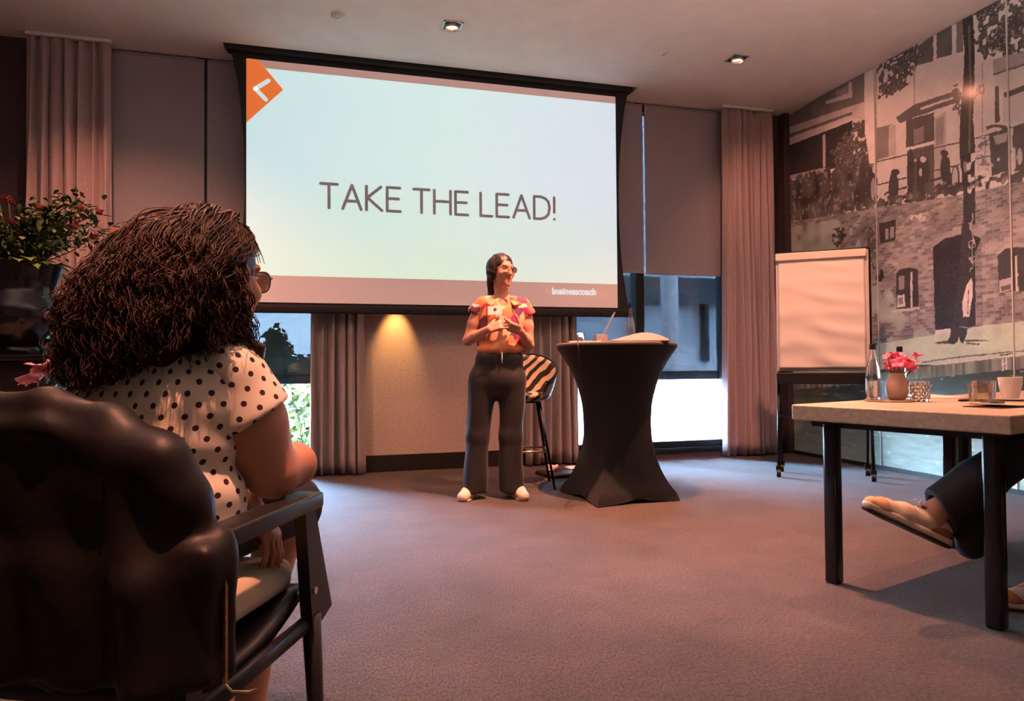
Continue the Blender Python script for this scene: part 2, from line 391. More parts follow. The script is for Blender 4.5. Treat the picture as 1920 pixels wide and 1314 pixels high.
def window(n, x0, x1, z0, z1, mull):
    w = structure(MB().box(x0, x0 + 0.06, 6.36, 6.46, z0, z1).box(x1 - 0.06, x1, 6.36, 6.46, z0, z1)
        .box(x0, x1, 6.36, 6.46, z0, z0 + 0.06).box(x0, x1, 6.36, 6.46, z1 - 0.08, z1).build('window_%d' % n, M_frame))
    w2 = MB().box(mull - 0.045, mull + 0.045, 6.33, 6.46, z0, z1, bev=0.004).build('mullion', M_frame, w)
    for a, b in ((x0 + 0.06, mull - 0.045), (mull + 0.045, x1 - 0.06)):
        MB().box(a, b, 6.405, 6.415, z0 + 0.06, z1 - 0.08).build('pane', M_pane, w)
    MB().box(x0, x1, RY1 - 0.03, 6.37, z0 - 0.03, z0, bev=0.004).build('sill', M_frame, w)
    return w
def pane_mat():
    m = bpy.data.materials.new('window_glass'); m.use_nodes = True; nt = m.node_tree; nt.nodes.remove(nt.nodes['Principled BSDF'])
    t = nd(nt, 'ShaderNodeBsdfTransparent'); t.inputs[0].default_value = (0.93, 0.97, 0.97, 1); g = nd(nt, 'ShaderNodeBsdfGlossy'); g.inputs['Roughness'].default_value = 0.02
    fr = nd(nt, 'ShaderNodeFresnel'); fr.inputs[0].default_value = 1.45; mx = nd(nt, 'ShaderNodeMixShader')
    nt.links.new(fr.outputs[0], mx.inputs[0]); nt.links.new(t.outputs[0], mx.inputs[1]); nt.links.new(g.outputs[0], mx.inputs[2]); nt.links.new(mx.outputs[0], nt.nodes['Material Output'].inputs[0])
    return m
M_pane = pane_mat()
window(1, W1[0], W1[1], W1[2], W1[3], -0.985)
window(2, W2[0], W2[1], W2[2], W2[3], 3.09)

# grey roller blinds hanging in front of the panes
M_blind = mat('grey_blind_fabric', (0.38, 0.355, 0.385), 0.85, var=0.05, vscale=60, bump=0.1, bscale=500)
M_mesh = None
def mesh_mat():
    m = bpy.data.materials.new('woven_sun_screen'); m.use_nodes = True; nt = m.node_tree; L = nt.links
    nt.nodes.remove(nt.nodes['Principled BSDF'])
    t = nd(nt, 'ShaderNodeBsdfTransparent'); t.inputs[0].default_value = (0.95, 0.97, 1.0, 1)
    d = nd(nt, 'ShaderNodeBsdfDiffuse'); d.inputs[0].default_value = (0.05, 0.055, 0.06, 1)
    tc = nd(nt, 'ShaderNodeTexCoord'); n = nd(nt, 'ShaderNodeTexNoise'); n.inputs['Scale'].default_value = 9; n.inputs['Detail'].default_value = 4
    mp = nd(nt, 'ShaderNodeMapping'); mp.inputs['Scale'].default_value = (3, 1, 3); L.new(tc.outputs['Object'], mp.inputs[0]); L.new(mp.outputs[0], n.inputs['Vector'])
    mr = nd(nt, 'ShaderNodeMapRange'); mr.inputs[3].default_value = 0.9972; mr.inputs[4].default_value = 0.9945; L.new(n.outputs['Fac'], mr.inputs[0])
    mx = nd(nt, 'ShaderNodeMixShader'); L.new(mr.outputs[0], mx.inputs[0]); L.new(t.outputs[0], mx.inputs[1]); L.new(d.outputs[0], mx.inputs[2])
    L.new(mx.outputs[0], nt.nodes['Material Output'].inputs[0]); return m
M_mesh = mesh_mat()
def blind(x0, x1, zb, label, y=6.315, group=None):
    t = thing('roller_blind', label, 'blind', ((x0 + x1) / 2, y, HC))
    w = (x1 - x0) / 2
    MB().box(-w, w, -0.0015, 0.0015, zb - HC, -0.02).build('fabric', M_blind, t)
    MB().tube([(-w, 0.02, -0.035), (w, 0.02, -0.035)], 0.022, 12).build('roller', M_frame, t, smooth=True, sharp=40)
    MB().box(-w, w, -0.008, 0.008, zb - HC - 0.012, zb - HC + 0.012, bev=0.003).build('hem_bar', M_blind, t)
    return t
blind(-1.93, -0.968, 1.90, 'wide grey roller blind beside the left pink curtain, behind the seated woman')
blind(-0.945, -0.04, 1.90, 'grey roller blind mostly hidden behind the left edge of the projection screen')
blind(2.27, 3.128, 1.875, 'grey roller blind half hidden behind the right edge of the projection screen')
blind(3.150, 4.10, 1.868, 'grey roller blind left of the far right curtain, its lower edge at mid height')
def sunscreen(x0, x1, zb, label):
    t = thing('sun_screen', label, 'screen', ((x0 + x1) / 2, 6.35, 0)); w = (x1 - x0) / 2
    MB().grid(lambda u, v: (-w + 2 * w * u, 0.150, zb + 0.05 + (HC - 0.08 - zb) * v), 2, 2).build('mesh_fabric', M_mesh, t)
    MB().box(-w, w, 0.135, 0.165, zb - 0.035, zb + 0.055, bev=0.006).build('bottom_bar', M_frame, t)
    return t
sunscreen(-1.94, -0.03, 0.83, 'see-through mesh sun screen with dark bottom bar in the left window, bushes showing through')
sunscreen(2.26, 4.11, 0.82, 'see-through mesh sun screen with dark bottom bar in the right window')

# curtains: pleated sheets with thickness
M_curtain = mat('dusty_pink_curtain_cloth', (0.47, 0.365, 0.37), 0.9, var=0.06, vscale=30, bump=0.12, bscale=400, sheen=0.3)
M_curtain2 = mat('taupe_curtain_cloth', (0.40, 0.34, 0.32), 0.9, var=0.06, vscale=30, bump=0.12, bscale=400, sheen=0.2)
def curtain(x0, x1, y, folds, seed, m, label, flare=0.06, amp=0.05):
    rnd = np.random.RandomState(seed); nu, nv = folds * 14 + 1, 30
    ph = np.cumsum(0.7 + 0.6 * rnd.rand(folds + 2)); am = 0.6 + 0.7 * rnd.rand(folds + 2)
    t = thing('curtain', label, 'curtain', ((x0 + x1) / 2, y, 0)); w = (x1 - x0) / 2
    def F(u, v):
        z = 0.02 + v * (HC - 0.06); low = (1 - v)
        k = u * folds; i = int(min(k, folds - 1)); fr = k - i
        a = am[i] * (1 - fr) + am[i + 1] * fr
        x = (u * 2 - 1) * (w + flare * 0.5 * low) + 0.012 * math.sin(k * 5 + 3 * low)
        off = amp * a * (0.65 + 0.5 * low) * math.cos(2 * PI * k + 0.9 * low * math.sin(ph[i])) + 0.012 * math.sin(9 * k + 5 * v)
        return (x, off, z)
    b = MB().grid(F, nu, nv)
    b.build('cloth', m, t, smooth=True, solid=0.006, fix=False)
    MB().box(-w, w, -0.02, 0.02, HC - 0.03, HC - 0.002, bev=0.004).build('curtain_rail', M_ceiling, t)
    return t
curtain(-2.24, -1.64, 6.16, 7, 1, M_curtain, 'long dusty pink curtain at the far left behind the potted plant')
curtain(-0.10, 0.345, 6.19, 6, 2, M_curtain2, 'taupe curtain under the screen between the left window and the beige wall', flare=0.02)
curtain(1.87, 2.34, 6.19, 6, 3, M_curtain2, 'taupe curtain behind the zebra print bar stool')
curtain(3.95, 4.54, 6.16, 8, 4, M_curtain, 'long dusty pink curtain to the right of the right window, beside the flip chart', amp=0.04)

# ------------------------------------------------------------------ outside the windows
M_grass = mat('lawn', (0.06, 0.10, 0.02), 0.9, var=0.4, vscale=3)
M_leafA = mat('sunlit_leaf', (0.036, 0.042, 0.002), 0.7, var=0.5, vscale=5)
M_render = mat('white_render', (0.80, 0.80, 0.80), 0.8, var=0.05, vscale=2)
M_terrace = mat('terrace_slab', (0.30, 0.30, 0.29), 0.85, var=0.1, vscale=4)
M_facade = mat('grey_facade', (0.80, 0.83, 0.86), 0.7)
M_dglass = mat('dark_facade_glass', (0.04, 0.05, 0.06), 0.08)
tag(MB().box(-30, 1.1, 6.62, 45, -0.5, -0.3).build('lawn', M_grass), 'sunlit green lawn outside the left window', 'lawn')
tag(MB().box(1.1, 30, 6.62, 40, -0.5, -0.25).build('terrace', M_terrace), 'pale paved terrace outside the right window', 'terrace')
def bush(name, x, y, z, rx, ry, rz, n, leaf, label, seed, trunk=0.0):
    rnd = np.random.RandomState(seed); t = thing(name, label, 'tree' if trunk else 'bush', (x, y, -0.3))
    d = rnd.normal(size=(n, 3)); d /= np.linalg.norm(d, axis=1)[:, None]; rr = rnd.rand(n) ** 0.4
    c = d * rr[:, None] * np.array([rx, ry, rz]) * (0.85 + 0.3 * rnd.rand(n))[:, None]; c[:, 2] += z + 0.3; c[:, 2] = np.maximum(c[:, 2], leaf + 0.03)
    u = rnd.normal(size=(n, 3)); u /= np.linalg.norm(u, axis=1)[:, None]; w = np.cross(u, rnd.normal(size=(n, 3))); w /= np.linalg.norm(w, axis=1)[:, None]
    s = leaf * (0.6 + 0.8 * rnd.rand(n))[:, None]
    v = np.stack([c - u * s, c + w * s * 0.5, c + u * s, c - w * s * 0.5], 1).reshape(-1, 3)
    f = np.arange(4 * n).reshape(n, 4)
    raw('foliage', v, f, M_leafA, t, smooth=False, kind='stuff')
    MB().tube([(0, 0, 0), (0.05, 0, z * 0.5 + 0.15), (0, 0.03, z + 0.3)], [0.09, 0.06, 0.03], 8).build('trunk', M_darkwood, t, smooth=True)
    return t
bush('bush', -0.60, 9.6, 0.25, 1.2, 0.8, 0.62, 3500, 0.06, 'sunlit green bush outside the left window, in the gap below the sun screen', 11)
bush('bush', -3.4, 10.8, 0.35, 1.0, 0.8, 0.70, 2500, 0.07, 'green bush outside the left window, hidden mostly by the seated woman', 12)
bush('tree', -0.45, 22, 0.45, 1.3, 1.2, 0.85, 1600, 0.16, 'rounded tree far beyond the left window, seen through the mesh sun screen', 13, 1)
bush('tree', -1.45, 24, 0.9, 0.55, 0.6, 1.35, 1100, 0.16, 'narrow upright tree far beyond the left window, seen through the mesh sun screen', 14, 1)
bush('tree', -4.0, 26, 0.6, 1.9, 1.2, 1.0, 1600, 0.16, 'broad tree far beyond the left window, left of the upright one', 15, 1)
# annex building and canopy outside the right window
t = thing('annex_building', 'grey glazed annex outside the right window seen through the sun screen', 'building', (5.5, 13.0, -0.25))
MB().box(-4.6, 6.0, 0, 5, 3.0, 6.5).build('wall', M_facade, t)
MB().box(-4.6, 6.0, -0.15, 5, 2.45, 3.0).build('canopy_band', M_dglass, t)
MB().box(-4.6, 6.0, 0.3, 5, 1.25, 2.45).build('window_band', M_facade, t)
MB().box(-4.6, 6.0, 0.2, 5, 0.0, 1.25).build('wall', M_render, t)
for k in range(6): MB().box(-4.4 + k * 1.7, -4.3 + k * 1.7, 0.1, 0.3, 1.25, 2.45).build('window_post', M_frame, t)
tag(MB().lathe([(0.12, -0.25), (0.12, 5.5)], 24, (4.64, 8.6, 0)).build('column', M_render, smooth=True, sharp=40), 'round white column on the terrace outside the right window', 'column')
t = thing('terrace_parapet', 'low pale panelled parapet across the terrace outside the right window', 'parapet', (5.0, 10.4, -0.25))
for k in range(8): MB().box(-3.2 + k * 0.8, -2.42 + k * 0.8, 0, 0.06, 0.02, 0.72, bev=0.01).build('panel', M_render, t)
MB().box(-3.25, 3.25, -0.04, 0.12, 0.72, 0.82, bev=0.01).build('coping', M_frame, t)
MURAL = [
('p',0.17,[(-6,357.2),(110.2,363.8),(109.4,332.7),(-6.4,340.8)]),
('p',0.55,[(60.2,349),(95,342.9),(94.3,357.6),(90.4,358.4),(89.7,348.9),(60.2,352.4)]),
('p',0.30,[(73.5,351.9),(88.7,349.4),(88.8,355.8),(73.6,356.8)]),
('p',0.50,[(-6.2,346.3),(99.1,334.6),(109.4,332.7),(109.1,317.1),(94.5,323.8),(-6.8,324.3)]),
('p',0.14,[(-6.4,338.9),(94.7,329.4),(94.6,326.7),(-6.5,334.9)]),
('p',0.04,[(-6.7,326.5),(94.5,320.9),(93.5,280),(-7.5,293.1)]),
('p',0.42,[(54.7,320.5),(58.7,320.3),(58,288.5),(54.4,288.6)]),
('p',0.34,[(-7.5,294.9),(58.7,287.4),(58.6,283.7),(-7.6,290.3)]),
('d',0.07,[(-7.6,290.9),(122.2,277.2),(121.5,234.5),(-8.7,247.3)]),
('f',0.05,[(92.1,313.4),(107.1,319.4),(121.8,303.5),(122.7,281.7),(116.1,271.3),(99.7,272.7),(78,277.1),(64.8,299.1),(78.9,311.2)]),
('p',0.62,[(110.7,359.2),(123.1,359.1),(123.7,302.8),(122.6,272.5),(114.1,274.9),(109.4,306)]),
('p',0.11,[(168.3,357.6),(183.8,360),(183.3,339),(168,341.6)]),
('p',0.11,[(186.9,359.9),(201.1,361.7),(200.5,336.6),(186.4,339.3)]),
('p',0.15,[(204.8,361.5),(210.5,361.7),(210.4,334.6),(204.2,336)]),
('p',0.30,[(164.4,351),(165.8,350.7),(164.8,310.3),(163.4,310.5)]),
('f',0.05,[(133.8,359.2),(148.7,360.9),(165.5,360.6),(173.8,352.6),(166.7,340),(157.1,335.3),(147.9,327.9),(127.3,327.6),(125,353)]),
('p',0.28,[(123.1,359.1),(124.3,358.9),(123,272.4),(121.8,272.7)]),
('p',0.10,[(144.7,306.2),(164.3,310.5),(206.5,306.5),(206.3,296.6),(197.3,297.9),(156.2,300),(149.1,299.5)]),
('p',0.55,[(169.3,305.8),(200.4,303.1),(200.4,301.5),(170.9,303.4)]),
('p',0.20,[(123.4,304.2),(141.4,302.1),(137.1,301),(136.1,274.7),(122.7,275.2)]),
('p',0.40,[(136.8,301.2),(144.5,300.3),(143.9,273.8),(136.1,274.7)]),
('p',0.08,[(155.3,300.3),(183.1,296.9),(182.5,273.4),(154.8,276.4)]),
('p',0.20,[(162.9,289.7),(173.1,289.1),(172.8,276.5),(162.6,276.9)]),
('p',0.62,[(154.8,276.7),(182.6,274.1),(182.5,271.8),(154.7,274.4)]),
('p',0.10,[(155.6,274),(182.5,271.4),(181.6,232.7),(155.5,231.9)]),
('p',0.40,[(183,292.7),(194.1,293.6),(192.7,234.8),(181.6,233.4)]),
('p',0.25,[(184.6,290.8),(191.7,291.1),(191.2,269.3),(184,269.5)]),
('p',0.07,[(123.1,274.7),(205.5,265.9),(205.5,264.8),(123,273.5)]),
('p',0.07,[(122.6,253.8),(205.1,248.7),(205.1,247.6),(122.5,252.6)]),
('p',0.07,[(132.9,244.7),(154.9,244.4),(154.8,242.4),(132.9,242.6)]),
('p',0.07,[(173.7,243.8),(189.8,243),(189.7,241.1),(173.6,241.9)]),
('p',0.07,[(218.6,264.6),(256.3,263.4),(256.3,262.4),(218.5,263.6)]),
('p',0.07,[(218.2,249.1),(255.9,245.3),(255.8,244.4),(218.2,248.1)]),
('p',0.06,[(146.3,245.1),(145.6,239.2),(144,234.7),(141.7,232.5),(139.3,233.1),(137.1,236.3),(135.7,241.6),(135.3,247.9),(136,253.9),(137.7,258.4),(139.9,260.5),(142.4,259.8),(144.5,256.5),(145.9,251.3)]),
('p',0.06,[(147.7,258),(147.2,257),(145.9,256.4),(144,256.4),(141.9,257),(140,258),(138.7,259.3),(138.2,260.6),(138.7,261.6),(140.1,262.2),(142,262.2),(144.1,261.6),(146,260.5),(147.3,259.3)]),
('p',0.06,[(162.8,253.9),(162.2,245.3),(161,238.6),(159.4,235.1),(157.7,235.5),(156.2,239.8),(155.3,247.1),(155.1,255.9),(155.7,264.6),(157,271.3),(158.6,274.7),(160.3,274.2),(161.7,269.9),(162.6,262.6)]),
('p',0.06,[(177.9,251.1),(177.2,245.5),(175.2,241.4),(172.5,239.5),(169.6,240.3),(167,243.6),(165.2,248.7),(164.7,254.8),(165.5,260.4),(167.5,264.6),(170.2,266.4),(173.2,265.5),(175.7,262.1),(177.4,257)]),
('p',0.06,[(172.6,241.3),(172.1,236.5),(170.9,232.9),(169.2,231.1),(167.5,231.5),(165.9,234.1),(164.9,238.3),(164.6,243.4),(165.1,248.2),(166.3,251.8),(168,253.6),(169.8,253.1),(171.3,250.5),(172.3,246.3)]),
('p',0.06,[(196.8,247.9),(196.3,242.8),(194.9,238.9),(193,237),(190.9,237.6),(189.1,240.4),(187.9,245),(187.6,250.5),(188.2,255.7),(189.6,259.6),(191.5,261.4),(193.6,260.8),(195.3,257.9),(196.5,253.3)]),
('p',0.06,[(195.4,259.8),(195,258.7),(194,257.9),(192.5,257.8),(190.8,258.3),(189.4,259.3),(188.3,260.7),(188,262.1),(188.4,263.3),(189.5,264),(191,264.1),(192.6,263.6),(194.1,262.6),(195.1,261.2)]),
('p',0.06,[(198.6,237.3),(198.1,233.9),(196.8,231.4),(195.1,230.3),(193.2,230.8),(191.5,232.8),(190.3,235.9),(190,239.6),(190.5,243),(191.8,245.5),(193.5,246.6),(195.4,246.1),(197.1,244),(198.2,240.9)]),
('p',0.06,[(121.2,254.5),(120.5,248.7),(118.9,244.3),(116.6,242.1),(114.1,242.7),(111.9,245.9),(110.5,251.2),(110.1,257.4),(110.8,263.3),(112.5,267.7),(114.8,269.8),(117.2,269.1),(119.4,265.8),(120.8,260.6)]),
('p',0.06,[(110.5,260.4),(109.9,253.1),(108.4,247.5),(106.3,244.6),(104.2,245.1),(102.2,248.9),(101,255.3),(100.7,262.9),(101.4,270.3),(102.9,275.9),(105,278.7),(107.2,278.1),(109,274.2),(110.2,267.9)]),
('p',0.50,[(174.9,261.1),(174.2,259.8),(172.6,259.3),(170.5,259.9),(168.9,261.3),(168.3,263),(168.9,264.3),(170.6,264.8),(172.7,264.1),(174.3,262.7)]),
('p',0.50,[(170.5,251.7),(170.2,249.8),(169.3,248.8),(168.3,249.1),(167.4,250.6),(167.2,252.7),(167.5,254.6),(168.4,255.6),(169.4,255.3),(170.2,253.8)]),
('p',0.50,[(198.4,256.9),(198,256.1),(196.9,255.8),(195.6,256.2),(194.5,257.1),(194.2,258.2),(194.6,259),(195.7,259.3),(197,258.9),(198,258)]),
('p',0.50,[(122.7,267.9),(122.1,265.3),(120.7,264.1),(119,264.5),(117.7,266.6),(117.2,269.4),(117.8,272),(119.2,273.3),(120.9,272.8),(122.3,270.7)]),
('p',0.50,[(151.7,237.9),(151,235.8),(149.4,234.8),(147.4,235.3),(145.8,237.1),(145.3,239.5),(145.9,241.6),(147.6,242.5),(149.6,242),(151.1,240.3)]),
('p',0.50,[(165.4,263.1),(165.1,262.6),(164.4,262.3),(163.6,262.6),(162.9,263.2),(162.7,263.9),(162.9,264.5),(163.6,264.7),(164.5,264.5),(165.1,263.9)]),
('p',0.07,[(205,237),(204.5,232.2),(203.3,228.5),(201.7,226.7),(200,227.2),(198.5,229.7),(197.5,234),(197.2,239),(197.7,243.9),(198.9,247.5),(200.5,249.3),(202.3,248.8),(203.8,246.2),(204.7,242)]),
('p',0.45,[(203.2,237.4),(202.9,233.5),(202.1,230.4),(201,228.9),(199.9,229.1),(198.9,231.2),(198.3,234.6),(198.1,238.8),(198.5,242.8),(199.3,245.8),(200.3,247.4),(201.5,247.1),(202.4,245),(203.1,241.5)]),
('p',0.07,[(122.3,249.6),(121.7,244.5),(120.4,240.5),(118.6,238.5),(116.7,239),(115,241.8),(113.9,246.3),(113.6,251.8),(114.1,257),(115.5,261),(117.3,262.9),(119.2,262.4),(120.9,259.6),(122,255)]),
('p',0.35,[(120.7,250),(120.3,245.7),(119.5,242.4),(118.3,240.7),(117.1,241),(116,243.2),(115.3,246.9),(115.2,251.4),(115.6,255.7),(116.4,259.1),(117.6,260.7),(118.8,260.4),(119.9,258.2),(120.5,254.5)]),
('p',0.30,[(234.3,317.9),(260.3,313.8),(260,302.5),(234.7,306.3)]),
('p',0.52,[(234,306.5),(260.1,304),(259.8,292.3),(234.5,298.1)]),
('p',0.12,[(234,307.5),(260.1,304.8),(260,303.3),(234,305.8)]),
('p',0.07,[(235.1,297.5),(238.2,297),(238.5,270.1),(234.8,270.5)]),
('p',0.60,[(238.9,294.5),(241,294.1),(240.9,269.3),(238.6,270.1)]),
('p',0.48,[(241.4,288.5),(259.7,287.5),(259.1,263),(240.9,268.9)]),
('p',0.09,[(241.4,290.3),(259.7,289.3),(259.6,285.7),(242.7,286.1)]),
('p',0.30,[(225.5,320.4),(226.3,320.3),(225,266.4),(224.2,266.7)]),
('p',0.07,[(229.6,263.6),(245.4,262.2),(244.1,232.8),(231.6,232.5)]),
('p',0.35,[(232.9,261.2),(244.1,260.4),(243.3,254.2),(235.4,254.1)]),
('p',0.08,[(227.3,270.1),(233.8,270.1),(242.9,266.1),(245.6,260.2),(243.4,260.3),(238.4,266),(233.1,267.8),(228.3,267.2)]),
('p',0.08,[(247.9,262.5),(259.1,263),(258.3,228.9),(247.2,231.4)]),
('p',0.50,[(249.9,239.8),(249.7,236.1),(249.2,233.3),(248.6,231.8),(247.9,232),(247.3,233.8),(247,236.9),(246.9,240.7),(247.2,244.3),(247.6,247.2),(248.3,248.7),(249,248.5),(249.5,246.6),(249.9,243.5)]),
('p',0.50,[(237.9,242.4),(237.8,241.9),(237.5,241.6),(237.1,241.5),(236.6,241.6),(236.2,242),(235.9,242.5),(235.8,243),(235.9,243.6),(236.2,243.9),(236.7,244),(237.1,243.9),(237.6,243.5),(237.8,243)]),
('p',0.45,[(254.6,239.6),(254.4,237.1),(253.8,235.1),(253,234.2),(252.1,234.4),(251.3,235.8),(250.8,238.1),(250.7,240.8),(251,243.4),(251.6,245.3),(252.4,246.2),(253.2,246),(254,244.6),(254.5,242.3)]),
('f',0.04,[(219.7,362.1),(229.3,363.7),(261.3,355.6),(260.3,314.4),(246.6,315),(235.1,323.8),(233,319.1),(222.8,325.4),(221,336.7),(220.6,349.9)]),
('f',0.05,[(218,302.6),(225.7,302.2),(226.3,296.8),(219.2,291.8)]),
('f',0.05,[(200.6,310.8),(207.3,309.5),(206.7,284.4),(200.8,286.5)]),
('d',0.08,[(-8.4,257.3),(121.3,241.4),(204.8,235),(231.6,235),(258.3,230.7),(258.1,222.3),(231.4,225.6),(204.6,226.4),(121.1,232.3),(-8.8,241.8)]),
('b',0.24,[(-2.5,244.7),(113.3,233.9),(201.3,224.7),(259.6,222.1),(257.3,122.7),(222.3,122),(179,117),(114,110.6),(-6.1,99.7)]),
('s',0.34,[(113.4,163.2),(132.8,163.1),(145.5,139.1),(158,126.4),(177.5,116.7),(113.9,110.2)]),
('s',0.33,[(-2.7,239.8),(70.5,232.9),(109.3,219.3),(108.8,201),(-3.4,211.8)]),
('d',0.05,[(66.1,223.3),(76.5,223.6),(82.4,217.3),(79.1,207.5),(71.9,205.8)]),
('d',0.10,[(111.1,216.8),(120.1,217.2),(119.2,179.9),(115.6,180.4),(111.6,200.6)]),
('d',0.50,[(144.1,217.7),(163.3,217.7),(181.3,215.1),(181.2,210.7),(163.2,213.8),(144.1,214.4)]),
('p',0.05,[(123.7,218.5),(142.8,218.3),(141.4,200.2),(124.7,200.4)]),
('p',0.30,[(130.9,212.3),(134.3,212.3),(134.1,202.9),(130.6,202.8)]),
('p',0.30,[(136,212.7),(140.7,212.8),(139.8,203.2),(135.8,203)]),
('d',0.05,[(119.1,177.1),(129.6,174.3),(130.8,167.4),(120.7,165.8)]),
('p',0.30,[(138.4,172.5),(146.5,178.1),(157.7,177.8),(166.9,173.9),(167.1,170),(157.6,174.8),(147.2,174.6),(142.2,171.1)]),
('p',0.05,[(141.7,171.4),(145.6,174.6),(156.1,175),(164.1,172.1),(164.3,141.2),(141.5,140.7)]),
('p',0.24,[(144.3,168.4),(150.3,169),(150,157.1),(144,157.1)]),
('p',0.55,[(142.6,152.3),(150.1,152.6),(150.8,142.3),(142.3,142)]),
('p',0.20,[(143.8,150.5),(148.3,150.7),(148.6,144.7),(144,144.5)]),
('p',0.50,[(156.7,170.7),(158.6,171),(158.2,140.9),(156.3,140.6)]),
('p',0.45,[(136.4,140.4),(165.3,140.7),(165.3,138.8),(136.4,138.2)]),
('d',0.10,[(142.2,137.7),(164.5,138.2),(164.5,136.8),(142.2,136.1)]),
('p',0.30,[(177.1,190.7),(189.5,196.6),(204.7,198.6),(222.8,195.7),(222,188.3),(204.6,194.4),(189.4,192.9),(179.5,187.8)]),
('p',0.03,[(179.2,187.9),(189.4,192.9),(204.6,193.8),(216.3,190.8),(221.3,187.8),(222,122.1),(179.8,120.4)]),
('b',0.17,[(216.6,178.1),(221.7,187.2),(222,122.1),(215.7,122.2)]),
('p',0.60,[(179.8,120.4),(194,121.4),(193.9,118.4),(179.7,116.9)]),
('p',0.05,[(234.5,172.9),(240.5,176.7),(248.5,176.7),(258.5,173.5),(257.8,144.3),(246.7,145),(234.8,145.1)]),
('p',0.34,[(232.7,174.3),(240.6,179.8),(249.7,179.6),(258.6,177.3),(258.5,174.6),(248.5,177),(240.5,176.8),(234.5,172.7)]),
('p',0.36,[(235.5,154.1),(244.6,155.5),(244.4,146.3),(235.2,145)]),
('p',0.10,[(236.5,149.4),(243.9,150.8),(243.8,146.9),(236.8,146.4)]),
('p',0.50,[(247.5,170.3),(249,170.4),(249.2,145.3),(247.6,145.2)]),
('g',0.50,[(114,110.6),(179,117),(222.3,122),(257.3,123.3),(256.7,99.5),(161.9,92.7),(113.4,87.3),(-6.7,75),(-6.1,98.9)]),
('p',0.12,[(166.5,95.2),(192.7,98.4),(256.8,103.3),(256.8,102.5),(192.7,97.3),(166.5,94)]),
('p',0.12,[(233.9,99.9),(244.5,101.1),(244.4,100.3),(235.1,98.7)]),
('w',0.20,[(-6.7,74.2),(113.3,84.5),(157.2,89.9),(256.7,99.5),(256.5,90.3),(113.1,76.1),(-6.9,65.9)]),
('p',0.60,[(235.8,97),(236.8,97.1),(237.2,88.3),(236,88)]),
('p',0.60,[(238.6,97.2),(239.5,97.3),(239.8,88.7),(238.8,88.5)]),
('p',0.60,[(236.2,93.7),(239.4,94.1),(239.4,93.2),(236.1,92.5)]),
('d',0.09,[(114,113.7),(124.7,115.4),(129.9,113.8),(131.5,111.7),(117.6,111.5)]),
('p',0.04,[(209.8,369.8),(210,357.7),(211.3,334.5),(209.5,308.6),(206,283.3),(205,257),(207.6,229.6),(207,201.5),(206.2,206.1),(205.2,191.9),(202.2,161.1),(199,140.9),(196.2,127.8),(193.1,114.6),(189.5,109.6),(196.4,108.6),(199.9,110.7),(201.3,114.2),(202.3,110.6),(204.5,109.1),(208,115.1),(209.6,126.9),(212,145.7),(214.3,159.6),(215.8,198.2),(217.3,199.4),(217.7,227.1),(218.4,259.4),(217.2,279.4),(218.8,305),(219.8,330.6),(219.2,353.2),(218.2,368.1)]),
('p',0.12,[(214.9,352.6),(216.6,351.8),(216.7,305.8),(214.3,254.2),(212.6,254.7),(214.7,306.6)]),
('d',0.45,[(214.4,209.1),(216.7,208.6),(216.2,186.4),(214.3,161.9),(212.4,162.2),(214.3,186.7)]),
('p',0.55,[(208.9,154.3),(213.2,158.8),(214.2,154.9),(213.6,144.3),(210.3,129.5),(205,129.4),(204.9,141.6)]),
('p',0.06,[(210.2,150.6),(210.9,150.5),(209.4,131.7),(208.7,131.7)]),
('p',0.30,[(201.5,122.6),(209.5,121.5),(209.4,120.8),(201.5,121.7)]),
('p',0.09,[(178.8,111),(190.3,111.6),(193,109.5),(181.7,109.4)]),
('p',0.09,[(205.3,111.7),(217,111.7),(228.1,110.5),(218.2,110.3),(207.9,110.2)]),
('p',0.12,[(207.9,109.8),(219.4,108.6),(218.1,107.5),(206.5,108.7)]),
('F',0.62,[(211.1,251.2),(221.1,253.4),(229.2,245.9),(231.7,236.3),(226.1,230.1),(219,224.2),(212,229.9),(209.4,241.1)]),
('F',0.50,[(218.4,256.9),(226.9,263.2),(228.7,254.9),(222.4,250.4)])]

# ------------------------------------------------------------------ printed glass mural on the right wall (flat print: grey tones on three glass panels)
def inside(px, py, poly):
    r = np.zeros(px.shape, bool); n = len(poly)
    for i in range(n):
        x0, y0 = poly[i]; x1, y1 = poly[(i + 1) % n]
        if y0 == y1: continue
        c = (y0 > py) != (y1 > py)
        r ^= c & (px < (x1 - x0) * (py - y0) / (y1 - y0) + x0)
    return r
def vnoise(u, v, s, seed):
    """value noise"""
    rnd = np.random.RandomState(seed); T = rnd.rand(64, 64); x = u / s; y = v / s
    i = np.floor(x).astype(int); j = np.floor(y).astype(int); fx = x - i; fy = y - j; fx = fx * fx * (3 - 2 * fx); fy = fy * fy * (3 - 2 * fy)
    g = lambda a, b: T[a % 64, b % 64]
    return (g(i, j) * (1 - fx) + g(i + 1, j) * fx) * (1 - fy) + (g(i, j + 1) * (1 - fx) + g(i + 1, j + 1) * fx) * fy
